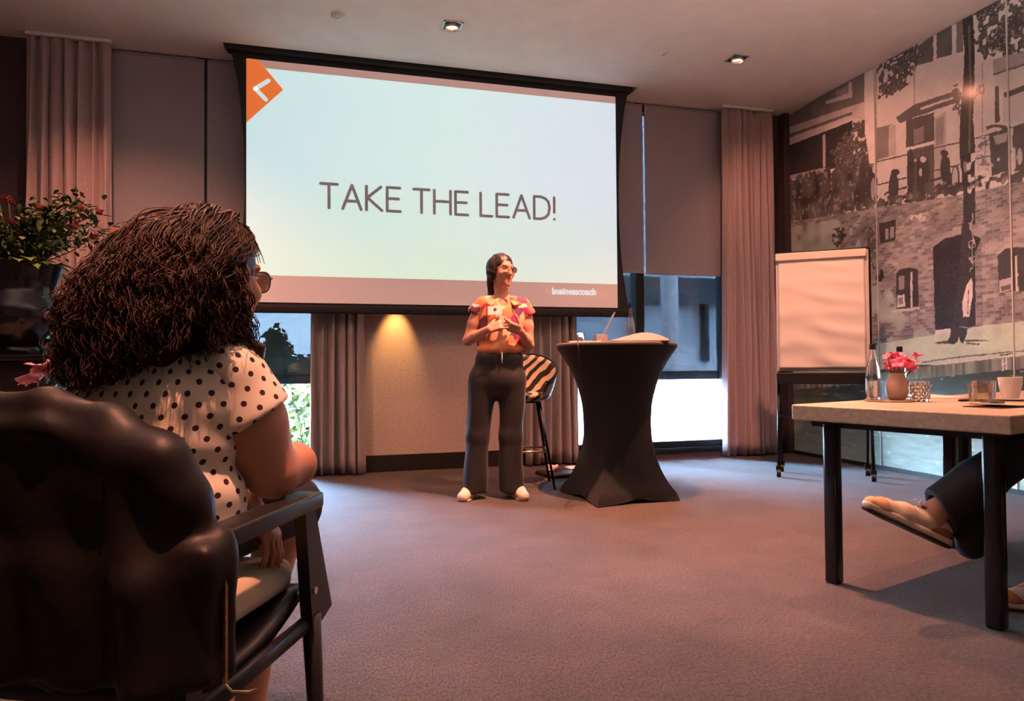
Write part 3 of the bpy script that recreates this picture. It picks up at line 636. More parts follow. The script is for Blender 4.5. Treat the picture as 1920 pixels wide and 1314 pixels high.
def paint(U, V):
    """U, V in cm: along the wall from the corner, and height. returns grey and warm/green tint"""
    n1 = vnoise(U, V, 1.1, 1); n2 = vnoise(U, V, 3.0, 2); n3 = vnoise(U, V, 9.0, 3); n4 = vnoise(U, V, 30.0, 4)
    g = 0.56 + 0.08 * (n3 - 0.5) + 0.05 * (n1 - 0.5)
    # water below the quay, painted paler low down for window reflection in the glass
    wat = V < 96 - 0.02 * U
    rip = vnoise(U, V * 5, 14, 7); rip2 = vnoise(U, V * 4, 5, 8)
    low_sheen = np.clip((70 - V) / 70, 0, 1)
    wg = 0.055 + 0.36 * low_sheen + 0.10 * (rip - 0.5) * (0.3 + low_sheen) + 0.08 * (rip2 - 0.5) * low_sheen
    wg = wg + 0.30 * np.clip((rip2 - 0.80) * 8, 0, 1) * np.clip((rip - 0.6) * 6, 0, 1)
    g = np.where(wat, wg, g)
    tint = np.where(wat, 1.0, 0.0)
    for k, c, poly in MURAL:
        xs = [p[0] for p in poly]; ys = [p[1] for p in poly]
        box = (U >= min(xs) - 1) & (U <= max(xs) + 1) & (V >= min(ys) - 1) & (V <= max(ys) + 1)
        if not box.any(): continue
        idx = np.nonzero(box); u = U[idx]; v = V[idx]; cur = g[idx]
        jit = 0.25 if k in 'pbgws' else 5.0
        m = inside(u + jit * (vnoise(u, v, 3, 21) - 0.5) * 2, v + jit * (vnoise(u, v, 3, 22) - 0.5) * 2, poly)
        a = n1[idx]; b_ = n2[idx]; e = n3[idx]; h = n4[idx]
        if k == 'p': val = c * (1 + 0.25 * (e - 0.5)) + 0.02 * (a - 0.5)
        elif k == 'd': val = c * (0.35 + 1.3 * e) + np.where(b_ > 0.74, 0.20 * a, 0)
        elif k == 'f': m &= (b_ * 0.7 + e * 0.5) > 0.36; val = np.where(a > 0.72, 0.22, c + 0.05 * b_)
        elif k == 'F': m &= (b_ * 0.7 + e * 0.4) > 0.45; val = np.where(b_ > 0.6, c, c * 0.35)
        elif k == 'b':
            w = v + 0.012 * u + 0.6 * (vnoise(u, v, 12, 31) - 0.5); row = np.floor(w / 2.5); mort = (w / 2.5 - row) < 0.26
            bx = u / 6.0 + 0.5 * (row % 2); bi = np.floor(bx); mort |= (bx - bi) < 0.10
            br = np.abs(np.sin(row * 12.9898 + bi * 78.233) * 43758.5453) % 1
            val = c * (0.55 + 0.9 * br) * (0.7 + 0.6 * h) * (0.8 + 0.4 * e); val = np.where(mort, val * 0.5 + 0.10 + 0.10 * e, val)
        elif k == 's': m &= (e + h) > 0.75; val = c * (0.7 + 0.6 * e) + 0.06 * (a - 0.5)
        elif k == 'g': val = 1.18 * c * (0.86 + 0.22 * e + 0.12 * (b_ - 0.5)) + 0.04 * (a - 0.5)
        elif k == 'w': st = vnoise(u, v * 0.12, 2.2, 41); val = c * (0.35 + 1.2 * st)
        g[idx] = np.where(m, val, cur); tt = tint[idx]; tint[idx] = np.where(m, 0.55 if k in 'ws' else (0.85 if k == 'g' else 0.0), tt)
    return np.clip(g * np.interp(V, [90, 160, 260], [1.25, 1.35, 1.35]), 0.012, 0.88), tint
def mural_mat():
    m = mat('printed_glass_panel', (0.5, 0.5, 0.5), 0.5, attr='print', spec=0.3, coat=0.25)
    m.node_tree.nodes['Principled BSDF'].inputs['Coat Roughness'].default_value = 0.16
    return m
M_mural = mural_mat()
M_edge = mat('polished_glass_edge', (0.62, 0.64, 0.62), 0.25)
def mural_panel(y1, y0, step):
    nu = int(round((y1 - y0) / step)) + 1; nv = int(round((HC - 0.04) / step)) + 1
    ys = np.linspace(y1, y0, nu); zs = np.linspace(0.035, HC - 0.005, nv)
    Yg, Zg = np.meshgrid(ys, zs); U = (6.25 - Yg).ravel() * 100; V = Zg.ravel() * 100
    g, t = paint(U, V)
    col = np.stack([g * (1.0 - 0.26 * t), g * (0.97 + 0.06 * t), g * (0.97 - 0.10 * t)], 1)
    v = np.stack([np.full(U.shape, RX1 - 0.02), Yg.ravel(), Zg.ravel()], 1)
    ii = np.arange(nu * nv).reshape(nv, nu)
    f = np.stack([ii[:-1, :-1], ii[1:, :-1], ii[1:, 1:], ii[:-1, 1:]], -1).reshape(-1, 4)
    # returns to the wall all round give the panel its thickness
    ring = np.concatenate([ii[0, :], ii[1:, -1], ii[-1, -2::-1], ii[-2:0:-1, 0]])
    vb = v[ring].copy(); vb[:, 0] = RX1; off = len(v); k = len(ring); a = np.arange(k); nx = (a + 1) % k
    f2 = np.stack([ring[a], ring[nx], off + nx, off + a], 1)
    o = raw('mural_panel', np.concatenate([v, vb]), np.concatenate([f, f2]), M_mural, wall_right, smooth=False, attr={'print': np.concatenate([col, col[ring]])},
            label='glass panel printed with a black and white canal wharf photograph')
    return o
PY = [6.215, 5.034, 3.796, 2.55, 1.31, 0.07]
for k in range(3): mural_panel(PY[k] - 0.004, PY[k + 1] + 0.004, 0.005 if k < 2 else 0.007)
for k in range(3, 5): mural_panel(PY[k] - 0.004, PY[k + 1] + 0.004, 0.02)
for k in (1, 2, 3):
    MB().box(RX1 - 0.027, RX1 - 0.004, PY[k] - 0.005, PY[k] + 0.005, 0.035, HC - 0.005).build('panel_joint', M_edge, wall_right)

# ------------------------------------------------------------------ projection screen
def slide_mat():
    """white screen cloth showing the projected picture: the beamer's picture is emitted, the room light is reflected"""
    m = bpy.data.materials.new('projected_slide'); m.use_nodes = True; nt = m.node_tree; L = nt.links; b = nt.nodes['Principled BSDF']
    b.inputs['Base Color'].default_value = (0.70, 0.68, 0.66, 1); b.inputs['Roughness'].default_value = 0.9
    tc = nd(nt, 'ShaderNodeTexCoord'); sp = nd(nt, 'ShaderNodeSeparateXYZ'); L.new(tc.outputs['Object'], sp.inputs[0])
    hx = nd(nt, 'ShaderNodeMapRange'); hx.inputs[1].default_value = -1.66; hx.inputs[2].default_value = 1.66; L.new(sp.outputs['X'], hx.inputs[0])
    r = nd(nt, 'ShaderNodeValToRGB'); e = r.color_ramp.elements
    e[0].position = 0.0; e[0].color = SLIDE_L + (1,); e[1].position = 1.0; e[1].color = SLIDE_R + (1,); k = r.color_ramp.elements.new(0.5); k.color = SLIDE_M + (1,)
    L.new(hx.outputs[0], r.inputs[0])
    hz = nd(nt, 'ShaderNodeMapRange'); hz.inputs[1].default_value = -0.8; hz.inputs[2].default_value = 0.1; L.new(sp.outputs['Z'], hz.inputs[0])
    mz = nd(nt, 'ShaderNodeMix', data_type='RGBA', blend_type='MULTIPLY'); mz.inputs[0].default_value = 1
    rz_ = nd(nt, 'ShaderNodeValToRGB'); rz_.color_ramp.elements[0].color = (1.0, 1.0, 0.80, 1); rz_.color_ramp.elements[1].color = (1, 1, 1, 1); L.new(hz.outputs[0], rz_.inputs[0])
    L.new(r.outputs[0], mz.inputs[6]); L.new(rz_.outputs[0], mz.inputs[7])
    gt = nd(nt, 'ShaderNodeMath', operation='GREATER_THAN'); gt.inputs[1].default_value = BAND_Z; L.new(sp.outputs['Z'], gt.inputs[0])
    lt = nd(nt, 'ShaderNodeMath', operation='LESS_THAN'); lt.inputs[1].default_value = 0.945; L.new(sp.outputs['Z'], lt.inputs[0])
    aa = nd(nt, 'ShaderNodeMath', operation='MULTIPLY'); L.new(gt.outputs[0], aa.inputs[0]); L.new(lt.outputs[0], aa.inputs[1])
    mx = nd(nt, 'ShaderNodeMix', data_type='RGBA'); mx.inputs[6].default_value = SLIDE_BAND + (1,)
    L.new(aa.outputs[0], mx.inputs[0]); L.new(mz.outputs[2], mx.inputs[7]); L.new(mx.outputs[2], b.inputs['Emission Color'])
    b.inputs['Emission Strength'].default_value = 1.0
    return m
SLIDE_L = (0.42, 0.63, 0.66); SLIDE_M = (0.46, 0.66, 0.65); SLIDE_R = (0.47, 0.60, 0.70); SLIDE_BAND = (0.26, 0.125, 0.11)
BAND_Z = 1.713 - 2.504
sc = thing('projection_screen', 'large black bordered projection screen showing a white slide, lowered from the ceiling', 'screen', (1.06, 6.05, 2.504))
M_border = mat('black_screen_border', (0.010, 0.010, 0.011), 0.6)
# fabric with curved (tab-tensioned) sides, black
hw = 1.785
def side(z):
    t = (z + 1.09) / 2.16; return hw - 0.115 * (1 - (2 * t - 1) ** 2) ** 0.8 if 0 < t < 1 else hw
zs = np.linspace(-1.06, 1.09, 25)
poly = [(-side(z), z) for z in zs] + [(side(z), z) for z in zs[::-1]]
MB().prism(poly, 0.004, 0.0, 'y').build('border_fabric', M_border, sc)
MB().box(-1.665, 1.655, -0.004, 0.001, -1.016, 1.012).build('slide_picture', slide_mat(), sc, label='white slide with a pink band along the bottom')
MB().box(-1.80, 1.80, -0.025, 0.025, -1.105, -1.035, bev=0.012).build('bottom_bar', M_border, sc, smooth=True, sharp=30)
MB().box(-1.82, 1.82, -0.05, 0.06, 1.06, 1.20, bev=0.01).build('screen_housing', M_border, sc)
for s in (-1, 1):
    MB().tube([(s * side(z) + s * 0.004, 0.0, z) for z in zs], 0.004, 6).build('tension_cord', M_black, sc, smooth=True)
M_orange = mat('projected_orange', (0.5, 0.3, 0.2), 0.9, emit=(0.62, 0.115, 0.012), estr=1.0)
M_paper_e = mat('projected_white', (0.7, 0.68, 0.66), 0.9, emit=(0.44, 0.60, 0.62), estr=1.0)
M_text = mat('projected_text', (0.45, 0.42, 0.42), 0.9, emit=(0.05, 0.045, 0.05), estr=1.0)
M_chev = mat('projected_chevron', (0.7, 0.6, 0.55), 0.9, emit=(0.42, 0.17, 0.10), estr=1.0)
def flat(polys, name, m, y, parent, th=0.0015):
    b = MB()
    for p in polys: b.prism(p, y, y - th, 'y')
    return b.build(name, m, parent)
lx = lambda x: x - 1.06
lz = lambda z: z - 2.504
flat([[(lx(-0.605), lz(3.516)), (lx(-0.515), lz(3.516)), (lx(-0.314), lz(3.282)), (lx(-0.605), lz(2.978))]], 'slide_corner_emblem', M_orange, -0.004, sc)
def stroke(path, w, cap=True):
    """polyline thickened into quads with round ends"""
    out = []
    for (x0, z0), (x1, z1) in zip(path, path[1:]):
        d = Vector((x1 - x0, z1 - z0)); l = d.length; d /= l; n = Vector((-d.y, d.x)) * w / 2
        a0 = math.atan2(n.y, n.x); q = []
        for k in range(7): a = a0 + PI * k / 6; q.append((x0 + math.cos(a) * w / 2, z0 + math.sin(a) * w / 2))
        for k in range(7): a = a0 + PI + PI * k / 6; q.append((x1 + math.cos(a) * w / 2, z1 + math.sin(a) * w / 2))
        out.append(q)
    return out
flat(stroke([(lx(-0.432), lz(3.345)), (lx(-0.535), lz(3.268)), (lx(-0.452), lz(3.185))], 0.034), 'slide_arrow', M_paper_e, -0.0058, sc)
LET = {'T': [[(0, 1), (.50, 1)], [(.25, 1), (.25, 0)]], 'A': [[(0, 0), (.28, 1), (.56, 0)], [(.10, .33), (.46, .33)]],
       'K': [[(0, 0), (0, 1)], [(.45, 1), (.03, .52), (.48, 0)]], 'E': [[(.40, 1), (0, 1), (0, 0), (.41, 0)], [(0, .53), (.36, .53)]],
       'H': [[(0, 0), (0, 1)], [(.53, 0), (.53, 1)], [(0, .53), (.53, .53)]], 'L': [[(0, 1), (0, 0), (.38, 0)]],
       'D': [[(0, 0), (0, 1), (.22, 1), (.38, .94), (.50, .80), (.545, .52), (.50, .22), (.38, .06), (.22, 0), (0, 0)]],
       '!': [[(0, 1), (0, .32)], [(0, .015), (0, .005)]]}
ADV = {'T': .50, 'A': .56, 'K': .48, 'E': .41, 'H': .53, 'L': .38, 'D': .545, '!': .0, ' ': .10}
GAP = 0.165
txt = 'TAKE THE LEAD!'
tw = sum(ADV[c] + GAP for c in txt) - GAP
x = 0; tx0, tx1, tz0, tz1 = lx(-0.012), lx(2.085), lz(2.302), lz(2.508); kx = (tx1 - tx0) / tw; kz = tz1 - tz0
ytxt = -0.004
for c in txt:
    if c != ' ':
        polys = []
        for path in LET[c]: polys += stroke([(tx0 + (x + px) * kx, tz0 + pz * kz) for px, pz in path], 0.026)
        b = MB()
        for i, p in enumerate(polys): b.prism(p, ytxt, ytxt - 0.0012 - 0.00004 * i, 'y')
        b.build('letter', M_text, sc)
    x += ADV[c] + GAP
def text_mesh(s, name, m, parent, loc, rot, size, wid=None, ext=0.0006, bold=0.0, align='LEFT'):
    cu = bpy.data.curves.new(name, 'FONT'); cu.body = s; cu.size = size; cu.extrude = ext; cu.offset = bold; cu.resolution_u = 3; cu.align_x = align
    o = bpy.data.objects.new(name, cu); COL.objects.link(o); bpy.context.view_layer.update()
    me = bpy.data.meshes.new_from_object(o.evaluated_get(bpy.context.evaluated_depsgraph_get())); bpy.data.objects.remove(o)
    n = bpy.data.objects.new(name, me); COL.objects.link(n); me.materials.clear(); me.materials.append(m)
    n.parent = parent; n.location = loc; n.rotation_euler = rot
    if wid:
        xs = [v.co.x for v in me.vertices]; k = wid / (max(xs) - min(xs)); n.scale = (k, 1, 1)
    return n
text_mesh('businesscoach', 'slide_logo_text', M_paper_e, sc, (lx(2.055), -0.0055, lz(1.606)), (PI / 2, 0, 0), 0.088, wid=0.435, bold=0.0025)
text_mesh('nl', 'slide_logo_suffix', M_chev, sc, (lx(2.50), -0.0055, lz(1.606)), (PI / 2, 0, 0), 0.078, wid=0.045)
flat(stroke([(lx(2.022), lz(1.672)), (lx(1.995), lz(1.632)), (lx(2.022), lz(1.592))], 0.012), 'slide_logo_bracket', M_chev, -0.005, sc)
flat(stroke([(lx(2.565), lz(1.690)), (lx(2.603), lz(1.632)), (lx(2.565), lz(1.574))], 0.012), 'slide_logo_bracket', M_chev, -0.005, sc)
# warm wall washer behind the screen
t = thing('wall_washer', 'small round wall lamp hidden behind the lower edge of the screen, warm light below', 'lamp', (0.64, 6.30, 1.66))
MB().tube([(0, -0.185, -0.02), (0, -0.20, 0.14)], 0.032, 20).build('lamp_body', M_black, t, smooth=True, sharp=40)
MB().tube([(0, -0.19, 0.06), (0, -0.01, 0.06)], 0.012, 10).build('wall_arm', M_black, t, smooth=True, sharp=40)
MB().tube([(0, -0.012, 0.06), (0, 0.0, 0.06)], 0.045, 20).build('wall_plate', M_black, t, smooth=True, sharp=40)
spot('wall_washer_light', (0.64, 6.115, 1.625), 42.0, 52, 0.9, (1.0, 0.50, 0.15), (math.radians(20), 0, 0), radius=0.02)

# ------------------------------------------------------------------ ceiling fittings
M_lampglow = mat('lamp_reflector', (0.9, 0.8, 0.6), 0.3, emit=(1.0, 0.62, 0.30), estr=9.0)
M_ring = mat('brushed_ring', (0.6, 0.55, 0.5), 0.3, 0.8)
def downlight(x, y, label):
    t = thing('ceiling_downlight', label, 'ceiling light', (x, y, HC))
    b = MB(); w = 0.075
    b.box(-w, w, -w, -w + 0.012, -0.006, 0.0).box(-w, w, w - 0.012, w, -0.006, 0.0).box(-w, -w + 0.012, -w, w, -0.006, 0.0).box(w - 0.012, w, -w, w, -0.006, 0.0)
    b.build('square_frame', M_ring, t)
    MB().lathe([(0.055, -0.004), (0.055, -0.024), (0.050, -0.028), (0.046, -0.024), (0.040, -0.006)], 24).build('lamp_ring', M_ring, t, smooth=True, sharp=40)
    MB().lathe([(0.0, -0.010), (0.02, -0.012), (0.040, -0.008), (0.040, -0.004), (0, -0.004)], 20).build('bulb', M_lampglow, t, smooth=True)
    MB().box(-w + 0.012, w - 0.012, -w + 0.012, w - 0.012, -0.004, -0.001).build('recess_plate', M_blackplastic, t)
for k, (x, y, *_r) in enumerate(LAMPS):
    downlight(x, y, ['square recessed ceiling downlight in front of the projection screen', 'square recessed ceiling downlight at the right, before the flip chart', 'square recessed ceiling downlight at the back left of the ceiling',
        'square ceiling downlight above the empty carpet before the presenter', 'square ceiling downlight nearest the mural, above the flip chart', 'square ceiling downlight in the second row at the left wall',
        'square ceiling downlight above the right oak table', 'square ceiling downlight above the seated woman', 'square ceiling downlight above the camera'][k])
def detector(x, y, r, label):
    t = thing('smoke_detector', label, 'detector', (x, y, HC))
    MB().lathe([(r, 0), (r, -0.012), (r * 0.8, -0.024), (r * 0.35, -0.03), (0, -0.03)], 24).build('housing', M_white, t, smooth=True, sharp=50)
    MB().lathe([(r * 0.25, -0.029), (r * 0.25, -0.036), (0, -0.037)], 12).build('sensor', M_ring, t, smooth=True, sharp=50)
detector(0.123, 5.298, 0.055, 'round white smoke detector left of the bright downlight')
detector(2.786, 5.221, 0.035, 'small round ceiling sensor left of the right downlight')

for k, p in enumerate(FILL_UPLIGHTS):  # bowl shades for the added ceiling-brightening up-lights, all out of view
    t = thing('pendant_lamp', ['black bowl pendant lamp over the left seats', 'black bowl pendant lamp over the middle seats', 'black bowl pendant lamp over the right table'][k], 'pendant lamp', p)
    MB().lathe([(0, -0.06), (0.12, -0.05), (0.20, 0.0), (0.22, 0.04), (0.215, 0.04), (0.195, 0.003), (0.118, -0.044), (0, -0.054)], 32).build('shade', M_black, t, smooth=True, sharp=50)
    MB().lathe([(0, -0.05), (0.04, -0.03), (0.05, 0.0), (0.03, 0.03), (0, 0.035)], 16).build('bulb', M_lampglow, t, smooth=True)
    for a in range(3): MB().tube([(0.215 * math.cos(a * 2.094), 0.215 * math.sin(a * 2.094), 0.04), (0, 0, 0.45), (0, 0, HC - p[2])], 0.003, 6).build('suspension_wire', M_black, t)

# ------------------------------------------------------------------ high table with stretch cover
M_stretch = mat('black_stretch_cloth', (0.008, 0.008, 0.0095), 0.7, spec=0.3, sheen=0.06, bump=0.05, bscale=600)
M_topcloth = mat('stretch_cover_cap', (0.30, 0.20, 0.17), 0.7)
ht = thing('cocktail_table', 'round standing table under a black stretch cover flaring to the floor', 'table', (2.05, 4.60, 0), math.radians(4))
prof = [(0.0, 0.36, 1.0), (0.05, 0.345, 0.95), (0.12, 0.305, 0.82), (0.20, 0.278, 0.62), (0.30, 0.255, 0.40), (0.42, 0.244, 0.20), (0.55, 0.243, 0.08), (0.66, 0.251, 0.03),
        (0.76, 0.272, 0.0), (0.86, 0.306, 0.0), (0.94, 0.348, 0.0), (1.01, 0.392, 0.0), (1.055, 0.425, 0.0), (1.075, 0.434, 0.0), (1.088, 0.432, 0.0), (1.094, 0.422, 0.0)]
def sqr(a):     # square with slightly hollow sides, corners on the diagonals
    q = (a + PI / 4) % (PI / 2) - PI / 4
    return 1.0 / math.cos(q) * 0.80 * (1 + 0.10 * (abs(q) / (PI / 4)) ** 2)
b = MB(); seg = 72; vs = []; fs = []
pz = np.interp(np.linspace(0, 1, 40), np.linspace(0, 1, len(prof)), [p[0] for p in prof])
for z in pz:
    r = np.interp(z, [p[0] for p in prof], [p[1] for p in prof]); w = np.interp(z, [p[0] for p in prof], [p[2] for p in prof])
    for k in range(seg):
        a = 2 * PI * k / seg; rr = r * ((1 - w) + w * sqr(a)); lift = 0.035 * w * w * (1 - abs(((a + PI / 4) % (PI / 2) - PI / 4)) / (PI / 4)) ** 2 * (1 if z < 0.01 else 0)
        vs.append((rr * math.cos(a), rr * math.sin(a), 0.004 + z + lift))
for i in range(39):
    for k in range(seg): fs.append((i * seg + k, i * seg + (k + 1) % seg, (i + 1) * seg + (k + 1) % seg, (i + 1) * seg + k))
b.add(vs, fs); b.build('stretch_cover', M_stretch, ht, smooth=True, sharp=50)
MB().lathe([(0.424, 1.085), (0.424, 1.099), (0.42, 1.101), (0, 1.101)], 64).build('table_top', M_topcloth, ht, smooth=True, sharp=40)
MB().lathe([(0.03, 0.03), (0.03, 1.085)], 16).build('pole', M_black, ht, smooth=True, sharp=40)
for sx in (-1, 1):
    for sy in (-1, 1): MB().lathe([(0.03, 0.0), (0.03, 0.02), (0.02, 0.035)], 12, (sx * 0.255, sy * 0.255, 0)).build('foot', M_black, ht, smooth=True, sharp=40)
ZT = 1.102
M_alu = mat('laptop_aluminium', (0.42, 0.36, 0.33), 0.35, 0.7)
M_papers = mat('cream_paper', (0.72, 0.66, 0.58), 0.8, bump=0.05, bscale=40)
# laptop opened towards the presenter, seen from its side
lt = thing('laptop', 'thin metal laptop standing open on the black standing table', 'laptop', (1.845, 4.69, ZT), math.radians(-111))
MB().box(-0.165, 0.165, -0.115, 0.115, 0.0, 0.014, bev=0.004).build('base', M_alu, lt)
MB().box(-0.14, 0.14, -0.015, 0.085, 0.0142, 0.0160).build('keyboard', M_blackplastic, lt)
Ml = Matrix.Translation((0, 0.112, 0.012)) @ Matrix.Rotation(math.radians(-26), 4, 'X')
MB().box(-0.165, 0.165, -0.005, 0.004, 0.0, 0.225, M=Ml).build('lid', M_alu, lt)
MB().box(-0.152, 0.152, -0.0062, -0.005, 0.012, 0.215, M=Ml).build('display', mat('laptop_display', (0.02, 0.02, 0.02), 0.1, emit=(0.5, 0.6, 0.65), estr=0.5), lt)
c = thing('laptop_cable', 'thin black cable arching from the laptop and hanging down the black cover', 'cable', (1.64, 4.36, ZT))
MB().tube([(0.10, 0.12, 0.006), (0.06, 0.03, 0.022), (0.02, -0.06, 0.024), (-0.03, -0.14, 0.0), (-0.045, -0.19, -0.05), (-0.03, -0.155, -0.13), (0.01, -0.10, -0.20)], 0.0035, 8).build('cord', M_blackplastic, c, smooth=True)
# drooping open folder / papers
pf = thing('paper_folder', 'dark folder with curved cream papers lying on the standing table', 'folder', (2.115, 4.38, ZT), math.radians(-18))
top_ = [(-0.19 + 0.38 * u, 0.012 + 0.050 * math.sin(PI * min(1, 0.04 + 0.90 * u ** 1.25)) ** 1.2) for u in np.linspace(0, 1, 22)]
MB().prism(top_ + [(0.19, 0.009), (-0.19, 0.009)], -0.13, 0.13, 'y').build('paper', M_papers, pf, smooth=True, sharp=40)
MB().box(-0.20, 0.20, -0.14, 0.14, 0.0, 0.008, bev=0.003).build('cover', mat('dark_brown_cover', (0.05, 0.03, 0.028), 0.6), pf)
# small box, glass and bottle on the standing table
tag(MB().box(-0.045, 0.045, -0.03, 0.03, 0, 0.075, Matrix.Translation((2.04, 4.86, ZT)), bev=0.004).build('card_box', mat('grey_card', (0.22, 0.20, 0.22), 0.7)), 'small grey box standing behind the papers on the standing table', 'box')
def tumbler(name, loc, r, h, label, group=None, water=0.0, m=None):
    t = thing(name, label, 'glass', loc, 0, group); w = 0.0025
    MB().lathe([(0, 0.0), (r * 0.86, 0.0), (r * 0.90, 0.004), (r, h - 0.002), (r - w * 0.5, h), (r - w, h - 0.002), (r * 0.90 - w, 0.012), (0, 0.010)], 32).build('bowl', m or M_glass, t, smooth=True, sharp=60)
    if water: MB().lathe([(0, 0.0125), (r * 0.905 - w - 0.0006, 0.0125), (r * 0.95 - w - 0.0006, water), (0, water)], 32).build('drink', M_water, t, smooth=True, sharp=60)
    return t
tumbler('drinking_glass', (1.90, 4.93, ZT), 0.033, 0.09, 'small clear glass behind the laptop on the standing table')
def bottle(loc, label, group=None, lab=True, capm=None, h=0.265):
    t = thing('water_bottle', label, 'bottle', loc, 0, group); s = h / 0.265
    out = [(0, 0), (0.029, 0), (0.033, 0.004), (0.033, 0.11), (0.030, 0.15), (0.020, 0.19), (0.0135, 0.215), (0.0125, 0.245)]
    inn = [(r - 0.002, z) for r, z in out[3:]][::-1] + [(0.031, 0.012), (0, 0.010)]
    MB().lathe([(r, z * s) for r, z in out + inn], 28).build('glass_body', M_glass, t, smooth=True, sharp=60)
    MB().lathe([(0, 0.0105 * s), (0.0304, 0.0125 * s), (0.0304, 0.108 * s), (0.0272, 0.15 * s), (0.017, 0.19 * s), (0, 0.19 * s)], 24).build('mineral_water', M_water, t, smooth=True, sharp=60)
    MB().lathe([(0.0148, 0.238 * s), (0.0148, 0.262 * s), (0.013, 0.266 * s), (0, 0.266 * s)], 20).build('cap', capm or M_blackplastic, t, smooth=True, sharp=50)
    if lab: MB().lathe([(0.0335, 0.035), (0.0335, 0.085)], 28).build('label', mat('bottle_label', (0.10, 0.09, 0.10), 0.6), t, smooth=True)
    return t
bottle((2.225, 4.72, ZT), 'glass water bottle behind the papers on the black standing table', lab=False)
# floor clutter behind the standing table
ad = thing('power_adapter', 'black power adapter with looped cable on the floor behind the standing table', 'adapter', (2.52, 4.95, 0), math.radians(30))
MB().box(-0.09, 0.09, -0.035, 0.035, 0, 0.04, bev=0.008).build('block', M_blackplastic, ad)
MB().box(-0.03, 0.03, -0.028, 0.028, 0.04, 0.05, bev=0.003).build('plug', M_blackplastic, ad)
MB().tube([(-0.02, 0, 0.05), (-0.03, 0.0, 0.10), (0.02, 0.02, 0.155), (0.08, 0.03, 0.15), (0.115, 0.02, 0.10), (0.11, 0.01, 0.05), (0.09, 0.0, 0.022)], 0.004, 8).build('cord', M_blackplastic, ad, smooth=True)
bg = thing('laptop_sleeve', 'flat dark laptop sleeve lying on the floor behind the bar stool', 'bag', (2.02, 5.62, 0), math.radians(10))
MB().box(-0.22, 0.26, -0.15, 0.15, 0, 0.035, bev=0.012).build('sleeve', M_blackplastic, bg, smooth=True, sharp=40)
MB().tube([(-0.08, -0.15, 0.02), (-0.07, -0.19, 0.02), (0.07, -0.19, 0.02), (0.08, -0.15, 0.02)], 0.008, 8).build('handle', M_black, bg, smooth=True)
tag(MB().grid(lambda u, v: (2.08 + 0.22 * u, 5.66 + 0.16 * v, 0.040 + 0.006 * math.sin(5 * u)), 8, 4).build('paper_sheet', M_papers, smooth=True, solid=0.002, fix=False), 'white paper sheet lying on the dark sleeve under the curtain', 'paper')
V, Q = SDF().ell((0, 0, 0.03), (0.045, 0.04, 0.03), 0.01).mesh(0.006, lambda X, Y, Z: fold(X, Y, Z, 0.012, 90, 3))
o = raw('paper_napkin', V, Q, mat('pink_paper', (0.65, 0.42, 0.42), 0.8)); o.location = (1.90, 5.62, 0.038); tag(o, 'crumpled pinkish paper napkin on the sleeve behind the bar stool', 'napkin')

# ------------------------------------------------------------------ zebra print bar stool
def zebra_mat():
    m = mat('zebra_hide_print', (0.4, 0.3, 0.2), 0.45, spec=0.4); nt = m.node_tree; L = nt.links; b = nt.nodes['Principled BSDF']
    tc = nd(nt, 'ShaderNodeTexCoord'); mp = nd(nt, 'ShaderNodeMapping'); mp.inputs['Rotation'].default_value = (0.0, 0.75, 0.0); L.new(tc.outputs['Object'], mp.inputs[0])
    w = nd(nt, 'ShaderNodeTexWave', wave_type='BANDS', bands_direction='Z'); w.inputs['Scale'].default_value = 4.6; w.inputs['Distortion'].default_value = 4.0; w.inputs['Detail'].default_value = 1.5; w.inputs['Detail Scale'].default_value = 1.4
    L.new(mp.outputs[0], w.inputs['Vector']); r = nd(nt, 'ShaderNodeValToRGB'); e = r.color_ramp.elements
    e[0].position = 0.42; e[0].color = (0.014, 0.011, 0.010, 1); e[1].position = 0.52; e[1].color = (0.46, 0.36, 0.25, 1); L.new(w.outputs['Color'], r.inputs[0]); L.new(r.outputs[0], b.inputs['Base Color'])
    return m
st = thing('bar_stool', 'bar stool with zebra print shell seat on slim black legs behind the presenter', 'stool', (1.56, 5.22, 0), math.radians(-12))
def shell(u, v):
    a = -2.55 + 5.1 * u; w = v
    r = 0.17 + 0.065 * w; top = 0.075 + 0.265 * (0.5 + 0.5 * math.cos(a)) ** 0.8
    return (r * math.sin(a), 0.95 * r * math.cos(a) - 0.02, 0.70 + w * top - 0.02 * math.sin(PI * w))
b = MB().grid(shell, 40, 10); b.build('shell_back', zebra_mat(), st, smooth=True, solid=0.018, fix=False)
MB().lathe([(0, 0.675), (0.10, 0.665), (0.165, 0.685), (0.178, 0.71), (0.17, 0.725), (0.09, 0.735), (0, 0.735)], 32, (0, -0.02, 0)).build('seat', zebra_mat(), st, smooth=True)
MB().tube([shell(u, 1.0) for u in np.linspace(0, 1, 40)], 0.011, 8).build('rim', M_black, st, smooth=True)
MB().lathe([(0.10, 0.655), (0.11, 0.672), (0, 0.672)], 20, (0, -0.02, 0)).build('swivel_plate', M_black, st, smooth=True, sharp=40)
LG = [(-1, -1), (1, -1), (1, 1), (-1, 1)]
for sx, sy in LG: MB().tube([(sx * 0.085, sy * 0.085 - 0.02, 0.665), (sx * 0.19, sy * 0.19 - 0.02, 0.0)], [0.014, 0.009], 10).build('leg', M_black, st, smooth=True)
fr = [(sx * 0.145, sy * 0.145 - 0.02, 0.285) for sx, sy in LG]
for i in range(4): MB().tube([fr[i], fr[(i + 1) % 4]], 0.008, 8).build('footrest_bar', mat('brass_bar', (0.45, 0.36, 0.28), 0.3, 0.8) if i == 0 else bpy.data.materials['brass_bar'], st, smooth=True)

